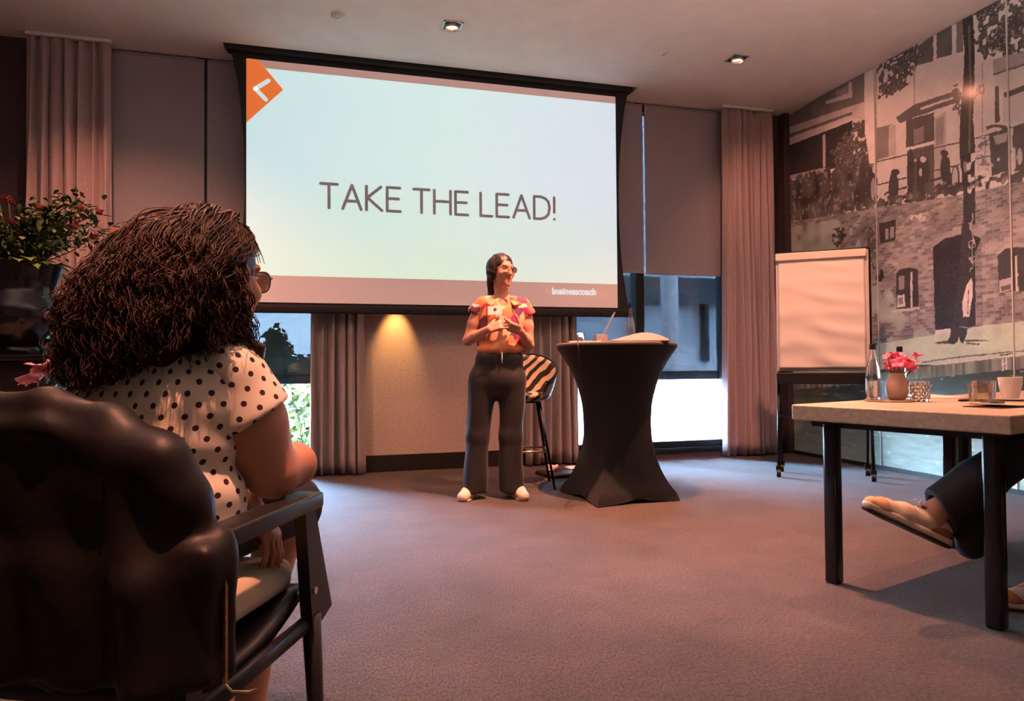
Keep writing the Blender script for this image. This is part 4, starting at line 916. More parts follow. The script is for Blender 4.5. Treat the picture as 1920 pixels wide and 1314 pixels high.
# ------------------------------------------------------------------ flip chart on castors
fc = thing('flip_chart', 'flip chart easel with a blank paper pad on castors before the mural', 'flip chart', (4.02, 4.84, 0), math.radians(-38))
M_fpaper = mat('flipchart_paper', (0.78, 0.74, 0.70), 0.75)
MB().box(-0.355, 0.355, -0.005, 0.015, 0.88, 1.875, bev=0.004).build('board', mat('flipchart_board', (0.62, 0.55, 0.54), 0.5), fc)
def pad(u, v):
    x = -0.335 + 0.655 * u; z = 0.905 + 0.915 * v; low = 1 - v
    wv = 0.0045 * math.sin(6.5 * x + 26 * z + 1.4 * math.sin(9 * x)) * (0.3 + low) + 0.003 * math.sin(47 * z + 7 * x) * math.sin(5 * x + 1)
    return (x, -0.016 - max(0, wv + 0.006 * low), z)
MB().grid(pad, 40, 60).build('paper_pad', M_fpaper, fc, smooth=True, solid=0.006, fix=False)
MB().box(-0.355, 0.335, -0.040, 0.0, 1.815, 1.878, bev=0.006).build('clamp_rail', mat('cream_rail', (0.74, 0.68, 0.60), 0.45), fc)
MB().box(-0.355, 0.365, 0.0, 0.02, 1.876, 1.892, bev=0.003).build('top_bracket', M_black, fc)
MB().box(0.352, 0.368, -0.008, 0.02, 0.88, 1.88, bev=0.003).build('side_rail', M_black, fc)
MB().box(-0.36, 0.36, -0.085, 0.02, 0.775, 0.868, bev=0.006).build('pen_tray', M_blackplastic, fc)
for s in (-1, 1):
    MB().tube([(s * 0.345, 0.0, 0.80), (s * 0.352, -0.11, 0.085)], 0.013, 10).build('leg', M_black, fc, smooth=True)
    MB().tube([(s * 0.335, 0.02, 0.80), (s * 0.335, 0.19, 0.085)], 0.011, 10).build('leg', M_black, fc, smooth=True)
    for yy, xx in ((-0.115, 0.352), (0.195, 0.335)):
        w = MB().tube([(s * xx - 0.016, yy, 0.033), (s * xx + 0.016, yy, 0.033)], 0.033, 18).build('castor', M_blackplastic, fc, smooth=True, sharp=40)
        MB().box(s * xx - 0.022, s * xx + 0.022, yy - 0.012, yy + 0.02, 0.05, 0.095, bev=0.004).build('castor_fork', M_black, fc)
MB().tube([(-0.34, 0.07, 0.50), (0.34, 0.07, 0.50)], 0.009, 8).build('cross_bar', M_black, fc, smooth=True)

# ------------------------------------------------------------------ oak conference tables
def wood_mat(name, c0, c1):
    m = mat(name, c0, 0.42); nt = m.node_tree; L = nt.links; b = nt.nodes['Principled BSDF']
    tc = nd(nt, 'ShaderNodeTexCoord'); mp = nd(nt, 'ShaderNodeMapping'); mp.inputs['Scale'].default_value = (0.8, 9, 9); L.new(tc.outputs['Object'], mp.inputs[0])
    n = nd(nt, 'ShaderNodeTexNoise'); n.inputs['Scale'].default_value = 5; n.inputs['Detail'].default_value = 6; n.inputs['Distortion'].default_value = 0.6; L.new(mp.outputs[0], n.inputs['Vector'])
    r = nd(nt, 'ShaderNodeValToRGB'); r.color_ramp.elements[0].position = 0.35; r.color_ramp.elements[0].color = c0 + (1,); r.color_ramp.elements[1].position = 0.65; r.color_ramp.elements[1].color = c1 + (1,)
    L.new(n.outputs['Fac'], r.inputs[0]); L.new(r.outputs[0], b.inputs['Base Color']); return m
M_oak = wood_mat('oak_veneer', (0.40, 0.30, 0.22), (0.52, 0.40, 0.30))
M_legblack = mat('gloss_black_leg', (0.008, 0.008, 0.009), 0.22, 0.0, 0.5)
TL, TW, TH = 1.16, 0.855, 0.765
def table(A, rz, label):
    ex = Vector((math.cos(rz), math.sin(rz), 0)); ey = Vector((-ex.y, ex.x, 0)); c = A + ex * TL / 2 - ey * TW / 2
    t = thing('conference_table', label, 'table', (c.x, c.y, 0), rz)
    MB().box(-TL / 2, TL / 2, -TW / 2, TW / 2, TH - 0.068, TH, bev=0.007).build('tabletop', M_oak, t)
    MB().box(-TL / 2 + 0.06, TL / 2 - 0.06, -TW / 2 + 0.06, TW / 2 - 0.06, TH - 0.095, TH - 0.069).build('under_frame', M_black, t)
    for sx in (-1, 1):
        for sy in (-1, 1):
            x, y = sx * (TL / 2 - 0.068), (TW / 2 - 0.15 if sy > 0 else -TW / 2 + 0.085)
            MB().box(x - 0.029, x + 0.029, y - 0.029, y + 0.029, 0.0, TH - 0.07, bev=0.012).build('leg', M_legblack, t, smooth=True, sharp=40)
            MB().box(x - 0.06, x + 0.06, y - 0.06, y + 0.06, TH - 0.077, TH - 0.069).build('leg_plate', M_black, t)
    return t
RZT = math.radians(17.2); A1 = plan(1.246, 3.08); ext = Vector((math.cos(RZT), math.sin(RZT), 0)); eyt = Vector((-ext.y, ext.x, 0))
table(A1, RZT, 'oak topped conference table with black legs in the right foreground')
t2 = table(A1 + ext * (TL + 0.006), RZT, 'second oak conference table, pushed against the far end of the first')
def on_table(a, b, z=TH): p = A1 + ext * a - eyt * b; return (p.x, p.y, z)
def tb(X, Y): d = Vector((X, Y, 0)) - A1; return (X, Y, TH)
bottle((2.540, 2.716, TH + 0.008), 'glass water bottle with black cap beside the flower vase, nearest the flip chart', lab=False)
bottle((2.88, 2.90, TH), 'glass water bottle with black cap behind the pink flowers', lab=False)
tag(MB().lathe([(0, 0), (0.105, 0), (0.11, 0.004), (0.105, 0.007), (0, 0.007)], 40, (2.590, 2.672, TH)).build('round_tray', mat('thin_tray', (0.22, 0.14, 0.10), 0.4), smooth=True, sharp=40), 'thin round tray under the bottle and the flower vase', 'tray')
# frosted vase with pink blossoms
M_frost = mat('frosted_rose_glass', (0.75, 0.60, 0.52), 0.35, trans=0.5, ior=1.3)
M_petal = mat('pink_petal', (0.85, 0.17, 0.33), 0.55, var=0.25, vscale=40, sss=0.2)
M_petal2 = mat('pale_pink_petal', (0.85, 0.36, 0.42), 0.55, var=0.25, vscale=30, sss=0.2)
M_stem = mat('green_stem', (0.05, 0.10, 0.02), 0.6)
def blossom(parent, loc, s, m, seed, name='blossom'):
    rnd = np.random.RandomState(seed); b = MB(); n = 6
    E_ = Euler((rnd.uniform(-0.9, 0.9), rnd.uniform(-0.9, 0.9), rnd.uniform(0, 6))).to_matrix(); loc = Vector(loc)
    for k in range(n):
        a = 2 * PI * k / n + rnd.uniform(-0.2, 0.2); up = rnd.uniform(0.25, 0.9); ll = s * rnd.uniform(0.8, 1.15); wd = ll * 0.42
        def F(u, v, a=a, up=up, ll=ll, wd=wd):
            r = ll * v; w = wd * math.sin(PI * (0.08 + 0.90 * v) ** 0.8) * (u - 0.5) * 2
            z = up * r * (1 - 0.35 * v * v) - 0.25 * abs(u - 0.5) * wd + 0.06 * s * math.sin(9 * v + 5 * u)
            p = Vector((r * math.cos(a) - w * math.sin(a), r * math.sin(a) + w * math.cos(a), z)); return tuple(loc + E_ @ p)
        b.grid(F, 5, 6)
    return b.build(name, m, parent, smooth=True, solid=0.0015, fix=False)
vz = thing('flower_vase', 'small frosted vase with bright pink blossoms on the right table', 'vase', (2.618, 2.655, TH + 0.008))
MB().lathe([(0, 0), (0.030, 0), (0.042, 0.012), (0.050, 0.045), (0.047, 0.085), (0.036, 0.105), (0.034, 0.125), (0.031, 0.125), (0.033, 0.105), (0.044, 0.08), (0.046, 0.045), (0.038, 0.014), (0, 0.008)], 32).build('vase_body', M_frost, vz, smooth=True, sharp=60)
rv = np.random.RandomState(5)
for k in range(15):
    a = rv.uniform(0, 2 * PI); r = 0.075 * rv.rand() ** 0.6; p = (r * math.cos(a) + 0.012, r * math.sin(a), 0.135 + 0.075 * rv.rand() - 0.1 * abs(r))
    if k > 11: p = ([0.10, -0.05, 0.06][k - 12], [-0.02, 0.0, 0.0][k - 12], [0.205, 0.20, 0.185][k - 12])
    MB().tube([(0.004 * math.cos(a), 0.004 * math.sin(a), 0.02), (p[0] * 0.5, p[1] * 0.5, 0.11), p], 0.002, 6).build('stem', M_stem, vz, smooth=True)
    blossom(vz, p, 0.036 if k < 12 else 0.024, M_petal, 100 + k)
M_lglass = mat('tinted_table_glass', (0.97, 0.93, 0.90), 0.03, trans=1.0, ior=1.45)
def faceted(loc, label):
    t = thing('cut_glass', label, 'glass', loc)
    b = MB(); vs = []; fs = []; seg = 24; rows = 7; h = 0.095
    for j in range(rows):
        z = h * j / (rows - 1); r = 0.046 + 0.004 * (j / (rows - 1))
        for k in range(seg): rr = r * (1.0 if (j + k) % 2 or j in (0, rows - 1) else 0.93); a = 2 * PI * k / seg; vs.append((rr * math.cos(a), rr * math.sin(a), z))
    o0 = len(vs)
    for j in range(2):
        z = h if j == 0 else 0.01
        for k in range(seg): a = 2 * PI * k / seg; vs.append((0.044 * math.cos(a), 0.044 * math.sin(a), z))
    ring = lambda a_, b_: [(a_ + k, a_ + (k + 1) % seg, b_ + (k + 1) % seg, b_ + k) for k in range(seg)]
    for j in range(rows - 1): fs += ring(j * seg, (j + 1) * seg)
    fs += ring((rows - 1) * seg, o0) + ring(o0, o0 + seg) + [tuple(range(o0 + seg, o0 + 2 * seg)), tuple(reversed(range(seg)))]
    b.add(vs, fs).build('bowl', M_glass, t)
    return t
faceted((2.715, 2.625, TH), 'faceted sparkling drinking glass right of the pink flowers')
tumbler('drinking_glass', (2.735, 2.325, TH), 0.047, 0.090, 'plain clear tumbler at the front of the right table, behind the paper pad', m=M_thin)
tumbler('drinking_glass', (3.085, 2.605, TH), 0.050, 0.093, 'clear tumbler further back on the right table, beside the white cup', m=M_thin)
M_china = mat('white_china', (0.80, 0.76, 0.72), 0.25)
cp = thing('coffee_cup', 'white coffee cup with a small handle on the right table', 'cup', (3.125, 2.505, TH + 0.010))
MB().lathe([(0, 0), (0.030, 0), (0.033, 0.004), (0.045, 0.055), (0.050, 0.098), (0.048, 0.100), (0.046, 0.097), (0.041, 0.055), (0.029, 0.010), (0, 0.008)], 36).build('cup_body', M_china, cp, smooth=True, sharp=60)
MB().tube([(0.046 + 0.0, 0, 0.083), (0.064, 0, 0.086), (0.070, 0, 0.068), (0.060, 0, 0.050), (0.044, 0, 0.046)], 0.0055, 8).build('handle', M_china, cp, smooth=True)
tag(MB().lathe([(0, 0.0), (0.04, 0.0), (0.075, 0.008), (0.078, 0.010), (0.07, 0.0095), (0.045, 0.0065), (0.0, 0.0065)], 40, (3.125, 2.505, TH)).build('saucer', M_china, smooth=True, sharp=70), 'white saucer under the coffee cup', 'saucer')
npd = thing('notepad', 'cream notepad near the front edge of the right table', 'notepad', (2.64, 2.17, TH), math.radians(8))
MB().box(-0.105, 0.105, -0.075, 0.075, 0.0, 0.004, bev=0.0015).build('cover', M_blackplastic, npd)
MB().grid(lambda u, v: (-0.10 + 0.20 * u, -0.07 + 0.14 * v, 0.008 + 0.010 * (1 - u) ** 2), 10, 4).build('sheets', M_papers, npd, smooth=True, solid=0.005, fix=False)
MB().tube([(-0.03, 0.01, 0.0175), (0.09, 0.03, 0.0150)], 0.004, 8).build('pen', M_blackplastic, npd, smooth=True)
pn = thing('ballpoint_pen', 'dark ballpoint pen lying beside the plain tumbler on the right table', 'pen', (2.90, 2.50, TH + 0.006), math.radians(-20))
MB().tube([(-0.07, 0, 0), (-0.062, 0, 0), (0.055, 0, 0), (0.072, 0, 0)], [0.003, 0.0055, 0.0055, 0.001], 10).build('barrel', M_blackplastic, pn, smooth=True)
MB().box(-0.065, -0.02, -0.001, 0.001, 0.005, 0.008).build('clip', M_chrome, pn)
tag(MB().box(-0.05, 0.05, -0.035, 0.035, 0, 0.008, Matrix.Translation((2.92, 2.43, TH)) @ Matrix.Rotation(0.5, 4, 'Z'), bev=0.003).build('phone', M_blackplastic), 'black phone lying behind the plain tumbler', 'phone')
tag(MB().grid(lambda u, v: (3.02 + 0.20 * u, 2.78 + 0.26 * v, TH + 0.0015 + 0.006 * u * v), 6, 6).build('paper_sheet', M_papers, smooth=True, solid=0.0015, fix=False), 'cream paper sheet at the back of the right table, between faceted glass and tumblers', 'paper')

# ------------------------------------------------------------------ left table with flowers, plant on its pedestal
A2 = plan(-3.62, 3.85); c2 = A2
t = thing('side_table', 'pale topped table at the far left, mostly hidden behind the chair', 'table', (A2.x + 0.55, A2.y + 0.0, 0), math.radians(-10))
MB().box(-0.85, 0.75, -0.28, 0.28, 0.69, 0.758, bev=0.006).build('tabletop', M_oak, t)
for sx in (-1, 1):
    for sy in (-1, 1): MB().box(sx * 0.68 - 0.028, sx * 0.68 + 0.028, sy * 0.22 - 0.028, sy * 0.22 + 0.028, 0, 0.69, bev=0.01).build('leg', M_legblack, t, smooth=True, sharp=40)
gl = plan(-2.637, 3.90)
lily = thing('flower_glass', 'glass holding a large pale pink blossom beside the plant pedestal', 'vase', (gl.x, gl.y, 0.758))
MB().lathe([(0, 0), (0.04, 0), (0.043, 0.004), (0.045, 0.12), (0.0425, 0.12), (0.041, 0.010), (0, 0.008)], 28).build('glass_body', M_glass, lily, smooth=True, sharp=60)
MB().lathe([(0, 0.0105), (0.0402, 0.0105), (0.041, 0.07), (0, 0.07)], 28).build('water', M_water, lily, smooth=True, sharp=60)
for k, (dx, dy, dz, s) in enumerate([(0.03, 0.0, 0.17, 0.10), (-0.04, -0.03, 0.13, 0.10), (0.09, 0.02, 0.15, 0.09), (0.0, -0.04, 0.20, 0.08)]):
    MB().tube([(0.01 * k - 0.015, 0, 0.015), (dx * 0.4, dy * 0.4, 0.11), (dx, dy, dz)], 0.004, 6).build('stem', M_stem, lily, smooth=True)
    blossom(lily, (dx, dy, dz), s, M_petal2, 60 + k)
pp = plan(-3.27, 4.55)
pl = thing('plant_pedestal', 'tall black pedestal carrying the bulbous black plant pot', 'pedestal', (pp.x, pp.y, 0))
npx = plan(-2.79, 3.85)
nk_ = thing('napkin_stack', 'small stack of cream paper napkins on the far left table', 'napkins', (npx.x, npx.y, 0.758), -0.2)
for k in range(6): MB().box(-0.075, 0.075, -0.07, 0.07, 0.0068 * k, 0.0068 * k + 0.006, Matrix.Rotation(0.03 * (k % 3 - 1), 4, 'Z')).build('napkin', M_papers, nk_)
M_lacquer = mat('black_lacquer', (0.008, 0.007, 0.009), 0.28)
MB().box(-0.24, 0.24, -0.24, 0.24, 0.0, 1.00, bev=0.01).build('column', M_lacquer, pl)
MB().box(-0.27, 0.27, -0.27, 0.27, 1.00, 1.04, bev=0.008).build('top_plate', M_lacquer, pl)
MB().box(-0.27, 0.27, -0.27, 0.27, 0.0, 0.06, bev=0.008).build('plinth', M_lacquer, pl)
pt = thing('potted_plant', 'red flowering leafy plant in a glossy black bulbous pot at the left edge', 'plant', (pp.x, pp.y, 1.04))
pt.scale = (0.90, 0.90, 0.90)
MB().lathe([(0, 0), (0.17, 0), (0.18, 0.03), (0.16, 0.06), (0.21, 0.11), (0.275, 0.20), (0.30, 0.28), (0.285, 0.37), (0.245, 0.44), (0.235, 0.50), (0.27, 0.60), (0.285, 0.665), (0.262, 0.665), (0.245, 0.60), (0.21, 0.58), (0, 0.58)], 44).build('pot', mat('glossy_black_glaze', (0.006, 0.006, 0.010), 0.16), pt, smooth=True, sharp=60)
MB().lathe([(0, 0.60), (0.20, 0.61), (0.243, 0.60)], 28).build('soil', mat('potting_soil', (0.03, 0.02, 0.015), 0.95, bump=0.5, bscale=60), pt, smooth=True)
M_leaf = mat('dark_green_leaf', (0.035, 0.060, 0.016), 0.5, var=0.4, vscale=12)
M_leaf2 = mat('fresh_green_leaf', (0.16, 0.26, 0.05), 0.45, var=0.25, vscale=12)
M_red = mat('coral_red_petal', (0.30, 0.065, 0.05), 0.6, var=0.2, vscale=30)
rp = np.random.RandomState(9)
def leaf_grid(b, base, dirv, ll, wd, bend):
    d = Vector(dirv).normalized(); u0 = d.cross(Vector((0, 0, 1)));
    if u0.length < 0.1: u0 = Vector((1, 0, 0))
    u0.normalize(); nn = u0.cross(d)
    def F(u, v): return tuple(Vector(base) + d * ll * v + u0 * wd * math.sin(PI * (0.06 + 0.92 * v)) * (u - 0.5) - Vector((0, 0, bend * ll * v * v)) + nn * 0.25 * wd * abs(u - 0.5))
    b.grid(F, 3, 5)
stems = []
for k in range(26):
    a = rp.uniform(0, 2 * PI); rr = 0.15 + 0.42 * rp.rand(); hh = 0.72 + 0.50 * rp.rand() * (1.15 - rr)
    if k < 4: a = [-0.15, 0.2, -0.5, -0.1][k]; rr = [0.55, 0.60, 0.50, 0.42][k]; hh = [1.05, 0.95, 0.90, 1.18][k]
    tip = Vector((rr * math.cos(a), rr * math.sin(a), hh)); mid = Vector((tip.x * 0.35, tip.y * 0.35, 0.60 + (hh - 0.6) * 0.65))
    MB().tube([(0.05 * math.cos(a), 0.05 * math.sin(a), 0.60), mid, tip], [0.006, 0.005, 0.003], 6).build('stem', M_stem, pt, smooth=True); stems.append((mid, tip))
b = MB()
for mid, tip in stems:
    for q in range(75):
        t_ = rp.rand(); p = mid.lerp(tip, t_) + Vector(rp.normal(size=3)) * 0.055
        d = Vector(rp.normal(size=3)) + Vector((0, 0, 0.3)); leaf_grid(b, p, d, 0.035 + 0.035 * rp.rand(), 0.026 + 0.02 * rp.rand(), 0.3)
b.build('foliage', M_leaf, pt, smooth=True, kind='stuff', fix=False)
for k in range(16):
    a = -2.9 + 3.2 * rp.rand() if k < 13 else rp.uniform(0, 6); base = (0.21 * math.cos(a), 0.21 * math.sin(a), 0.655 + 0.02 * rp.rand()); b = MB()
    leaf_grid(b, base, (math.cos(a), math.sin(a), 0.55 * rp.rand()), 0.13 + 0.05 * rp.rand(), 0.09, 0.55); b.build('leaf', M_leaf2, pt, smooth=True, solid=0.002, fix=False)
for k in range(9):
    mid, tip = stems[k]; p = tip + Vector((0, 0, 0.015)); b = MB()
    blossom(pt, p, 0.034, M_red, 200 + k, 'flower_head')
for k, (dx, dy, dz) in enumerate([(0.02, -0.22, 1.08), (0.04, -0.24, 0.93), (-0.05, -0.2, 1.10), (0.42, -0.10, 0.98), (0.50, -0.05, 0.88)]):
    MB().tube([(0.05, -0.05, 0.62), (dx * 0.7, dy * 0.7, 0.6 + (dz - 0.6) * 0.6), (dx, dy, dz)], 0.004, 6).build('stem', M_stem, pt, smooth=True)
    blossom(pt, (dx, dy, dz), 0.042, M_red, 230 + k, 'flower_head')

# ------------------------------------------------------------------ armchair in the left foreground, jacket over its back
M_cwood = mat('black_stained_wood', (0.014, 0.013, 0.014), 0.38, var=0.2, vscale=8, stretch=(1, 8, 8))
M_cushion = mat('beige_seat_fabric', (0.50, 0.42, 0.31), 0.85, bump=0.2, bscale=500)
CHL, CHR = (-0.357, 1.509, 0), math.radians(-25.2)
def armchair(loc, rz, label):
    t = thing('armchair', label, 'chair', loc, rz)
    MB().box(-0.245, 0.245, -0.22, 0.185, 0.470, 0.541, bev=0.026).build('seat_cushion', M_cushion, t, smooth=True, sharp=45)
    def sh(u, v): return (-0.262 + 0.524 * u, -0.25 + 0.44 * v, 0.455 - 0.045 * math.sin(PI * min(1, v * 1.05)) ** 1.0 - 0.02 * (1 - v) + 0.012 * (2 * u - 1) ** 2)
    MB().grid(sh, 14, 14).build('seat_shell', M_cwood, t, smooth=True, solid=0.030, fix=False)
    def bk(u, v):
        x = (2 * u - 1) * 0.30; top = 0.895 - 0.085 * (2 * u - 1) ** 4 - 0.03 * (2 * u - 1) ** 2
        return (x, -0.262 - 0.03 * v + 0.05 * (2 * u - 1) ** 2, 0.57 + (top - 0.57) * v)
    MB().grid(bk, 24, 10).build('backrest', mat('black_upholstery', (0.02, 0.017, 0.017), 0.7), t, smooth=True, solid=0.024, fix=False)
    for s in (-0.055, 0.055): MB().tube([(s, -0.15, 0.415), (s, -0.24, 0.44), (s, -0.30, 0.49), (s, -0.285, 0.62)], 0.013, 8).build('back_strut', M_cwood, t, smooth=True)
    for s in (-1, 1):
        MB().box(s * 0.285 - 0.030, s * 0.285 + 0.030, -0.20, 0.178, 0.650, 0.683, bev=0.006).build('armrest', M_cwood, t, smooth=True, sharp=40)
        MB().prism([(0.125, 0.652), (0.168, 0.652), (0.252, 0.415), (0.160, 0.385), (0.150, 0.45)], s * 0.285 - 0.013, s * 0.285 + 0.013, 'x').build('arm_panel', M_cwood, t)
        MB().prism([(-0.205, 0.652), (-0.16, 0.652), (-0.235, 0.40), (-0.275, 0.41)], s * 0.285 - 0.013, s * 0.285 + 0.013, 'x').build('arm_panel', M_cwood, t)
        MB().tube([(s * 0.285, 0.178, 0.42), (s * 0.290, 0.205, 0.0)], [0.021, 0.013], 12).build('leg', M_cwood, t, smooth=True)
        MB().tube([(s * 0.275, -0.245, 0.44), (s * 0.285, -0.31, 0.0)], [0.021, 0.013], 12).build('leg', M_cwood, t, smooth=True)
        MB().tube([(s * 0.280, 0.18, 0.405), (s * 0.278, -0.245, 0.395)], 0.013, 8, flat=1.5).build('side_stretcher', M_cwood, t, smooth=True)
        MB().tube([(s * 0.290, 0.165, 0.475), (s * 0.302, 0.165, 0.475)], 0.008, 10).build('bolt', M_chrome, t, smooth=True, sharp=40)
    return t
chair1 = armchair(CHL, CHR, 'black wooden armchair with beige seat cushion under the curly haired woman')
MB().lathe([(0, -0.006), (0.007, -0.003), (0.007, 0.003), (0, 0.006)], 12, (0, 0, 0), Matrix.Translation((0.058, -0.318, 0.497))).build('bolt', M_chrome, chair1, smooth=True)

# leather jacket
M_leather = mat('black_leather', (0.010, 0.007, 0.0065), 0.48, spec=0.32, bump=0.15, bscale=90)
J = thing('leather_jacket', 'black leather jacket draped over the armchair back, metal zip at its edge', 'jacket', CHL, CHR)
j = SDF()
j.chain([(-0.335, -0.275, 0.68), (-0.30, -0.28, 0.78), (-0.20, -0.283, 0.855), (-0.05, -0.286, 0.885), (0.08, -0.286, 0.888), (0.19, -0.284, 0.863), (0.262, -0.282, 0.818), (0.312, -0.278, 0.752), (0.338, -0.275, 0.67)], [0.028] * 9, k=0.03)
j.box((0.01, -0.303, 0.645), (0.305, 0.028, 0.20), 0.03, k=0.05)
j.box((0.02, -0.300, 0.565), (0.345, 0.032, 0.115), 0.03, k=0.04)
j.chain([(0.235, -0.300, 0.80), (0.268, -0.318, 0.64), (0.275, -0.322, 0.475)], [0.022, 0.040, 0.042], k=0.014)
j.chain([(-0.225, -0.300, 0.80), (-0.262, -0.318, 0.64), (-0.268, -0.322, 0.475)], [0.022, 0.040, 0.042], k=0.014)
j.chain([(-0.16, -0.312, 0.845), (-0.04, -0.318, 0.86), (0.10, -0.318, 0.86), (0.20, -0.312, 0.838)], [0.016] * 4, k=0.02)
j.chain([(0.362, -0.27, 0.70), (0.372, -0.272, 0.58), (0.374, -0.272, 0.475)], [0.014, 0.013, 0.012], k=0.012)
j.box((0.345, -0.292, 0.575), (0.030, 0.034, 0.12), 0.012, k=0.02)
j.box((0, -0.258, 0.58), (0.285, 0.032, 0.235), 0.02, k=0.02, sub=True)
j.plane((0, 0, 0.482), (0.02, 0, -1))
V, Q = j.mesh(0.008, lambda X, Y, Z: 0.005 * np.sin(46 * X + 3 * np.sin(9 * Z)) * np.clip((0.86 - Z) * 4, 0, 1) + fold(X, Y, Z, 0.0022, 30, 4), smooth=2)
raw('jacket_body', V, Q, M_leather, J)
M_zip = mat('brass_zip', (0.55, 0.42, 0.25), 0.3, 1.0)
zb = MB(); zp = [(0.376, -0.288, 0.695 - 0.205 * i / 63) for i in range(64)]
for i, (x, y, z) in enumerate(zp):
    x += 0.006 * min(1, i / 14.0) - 0.004
    zb.box(x - 0.0028, x + 0.0028, y - 0.003, y + 0.003, z - 0.0011, z + 0.0011)
zb.build('zip', M_zip, J, kind='stuff')
MB().tube([(0.378, -0.29, 0.491), (0.385, -0.282, 0.476), (0.40, -0.262, 0.467), (0.405, -0.25, 0.466)], 0.0022, 6).build('zip_pull', M_zip, J, smooth=True)
MB().tube([(0.205, -0.312, 0.858), (0.216, -0.333, 0.80), (0.218, -0.337, 0.76)], 0.002, 6).build('shoulder_seam', M_leather, J, smooth=True)

# ------------------------------------------------------------------ people
def skin_mat(name, rough=0.5):
    m = mat(name, (0.5, 0.3, 0.2), rough, spec=0.35, sss=0.25, attr='tone', bump=0.06, bscale=350); return m
M_skin = skin_mat('skin')
M_eye = mat('eye_white', (0.75, 0.72, 0.68), 0.2); M_iris = mat('brown_iris', (0.04, 0.02, 0.01), 0.2)
class Fr:
    """a turned and shifted frame for building heads"""
    def __init__(s, t, R): s.t = np.array(t, float); s.R = R
    def p(s, q): return s.R @ np.array(q, float) + s.t
    def inv(s, V): return (V - s.t) @ s.R
def head(S, f, neck_to, nr=0.052, sc=1.0):
    e = lambda c, r, k=0.02, sub=False: S.ell(f.p(c), np.array(r) * sc, k, sub, f.R)
    c = lambda a, b, ra, rb, k=0.01, sub=False: S.cap(f.p(a), f.p(b), ra * sc, rb * sc, k, sub)
    e((0, 0.018, 0.030), (0.073, 0.093, 0.088)); e((0, -0.030, -0.030), (0.058, 0.062, 0.085)); e((0, -0.045, -0.078), (0.042, 0.044, 0.034), 0.03)
    e((0, -0.078, -0.100), (0.018, 0.014, 0.014), 0.02)
    c((-0.036, -0.080, 0.034), (0.036, -0.080, 0.034), 0.010, 0.010, 0.02)
    for s in (-1, 1):
        e((s * 0.041, -0.062, -0.022), (0.020, 0.020, 0.018), 0.025)
        e((s * 0.031, -0.100, 0.012), (0.017, 0.016, 0.010), 0.012, True)
    c((0, -0.090, 0.015), (0, -0.110, -0.024), 0.0065, 0.011, 0.012)
    for s in (-1, 1): e((s * 0.011, -0.100, -0.028), (0.008, 0.010, 0.007), 0.006)
    c((-0.017, -0.086, -0.052), (0.017, -0.086, -0.052), 0.0065, 0.0065, 0.008); c((-0.013, -0.085, -0.063), (0.013, -0.085, -0.063), 0.0075, 0.0075, 0.008)
    c((-0.018, -0.096, -0.0575), (0.018, -0.096, -0.0575), 0.0022, 0.0022, 0.003, True)
    for s in (-1, 1):
        e((s * 0.076, 0.012, -0.004), (0.009, 0.020, 0.031), 0.006); e((s * 0.084, 0.008, 0.000), (0.005, 0.010, 0.016), 0.004, True)
    S.cap(f.p((0, 0.025, -0.06)), neck_to, nr * 0.98, nr * 1.1, 0.03)
def tone(V, f, base=(0.50, 0.27, 0.19), brow=(0.10, 0.05, 0.03)):
    L = f.inv(V); c = np.tile(np.array(base), (len(V), 1)); x, y, z = np.abs(L[:, 0]), L[:, 1], L[:, 2]
    def mixc(w, col): nonlocal c; w = np.clip(w, 0, 1)[:, None]; c = c * (1 - w) + np.array(col) * w
    front = (y < -0.045) & (np.abs(z) < 0.12)
    mixc(front * np.exp(-((x / 0.018) ** 2 + ((z + 0.0575) / 0.008) ** 2) ** 2), (0.33, 0.08, 0.07))
    mixc(front * np.exp(-(((x - 0.033) / 0.019) ** 2 + ((z - 0.034 + (x - 0.03) * 0.15) / 0.0045) ** 2) ** 2) * 0.85, brow)
    mixc(front * np.exp(-((x - 0.031) / 0.018) ** 2 - ((z - 0.012) / 0.009) ** 2) * 0.45, (0.25, 0.12, 0.08))
    mixc(front * np.exp(-((x - 0.042) / 0.02) ** 2 - ((z + 0.025) / 0.02) ** 2) * 0.25, (0.55, 0.22, 0.16))
    return c
def eyes(f, par):
    for s in (-1, 1):
        b = MB(); M = Matrix.Translation(Vector(f.p((s * 0.031, -0.0730, 0.012))))
        b.lathe([(0.0108 * math.sin(PI * k / 10), -0.0108 * math.cos(PI * k / 10)) for k in range(11)], 16, (0, 0, 0), M); e = b.build('eyeball', M_eye, par, smooth=True)
        MI = Matrix.Translation(Vector(f.p((s * 0.031, -0.0830, 0.012)))) @ Matrix(f.R.tolist()).to_4x4() @ Matrix.Rotation(PI / 2, 4, 'X')
        MB().lathe([(0, 0.0016), (0.003, 0.0014), (0.0056, 0.0)], 14, (0, 0, 0), MI).build('iris', M_iris, e, smooth=True)
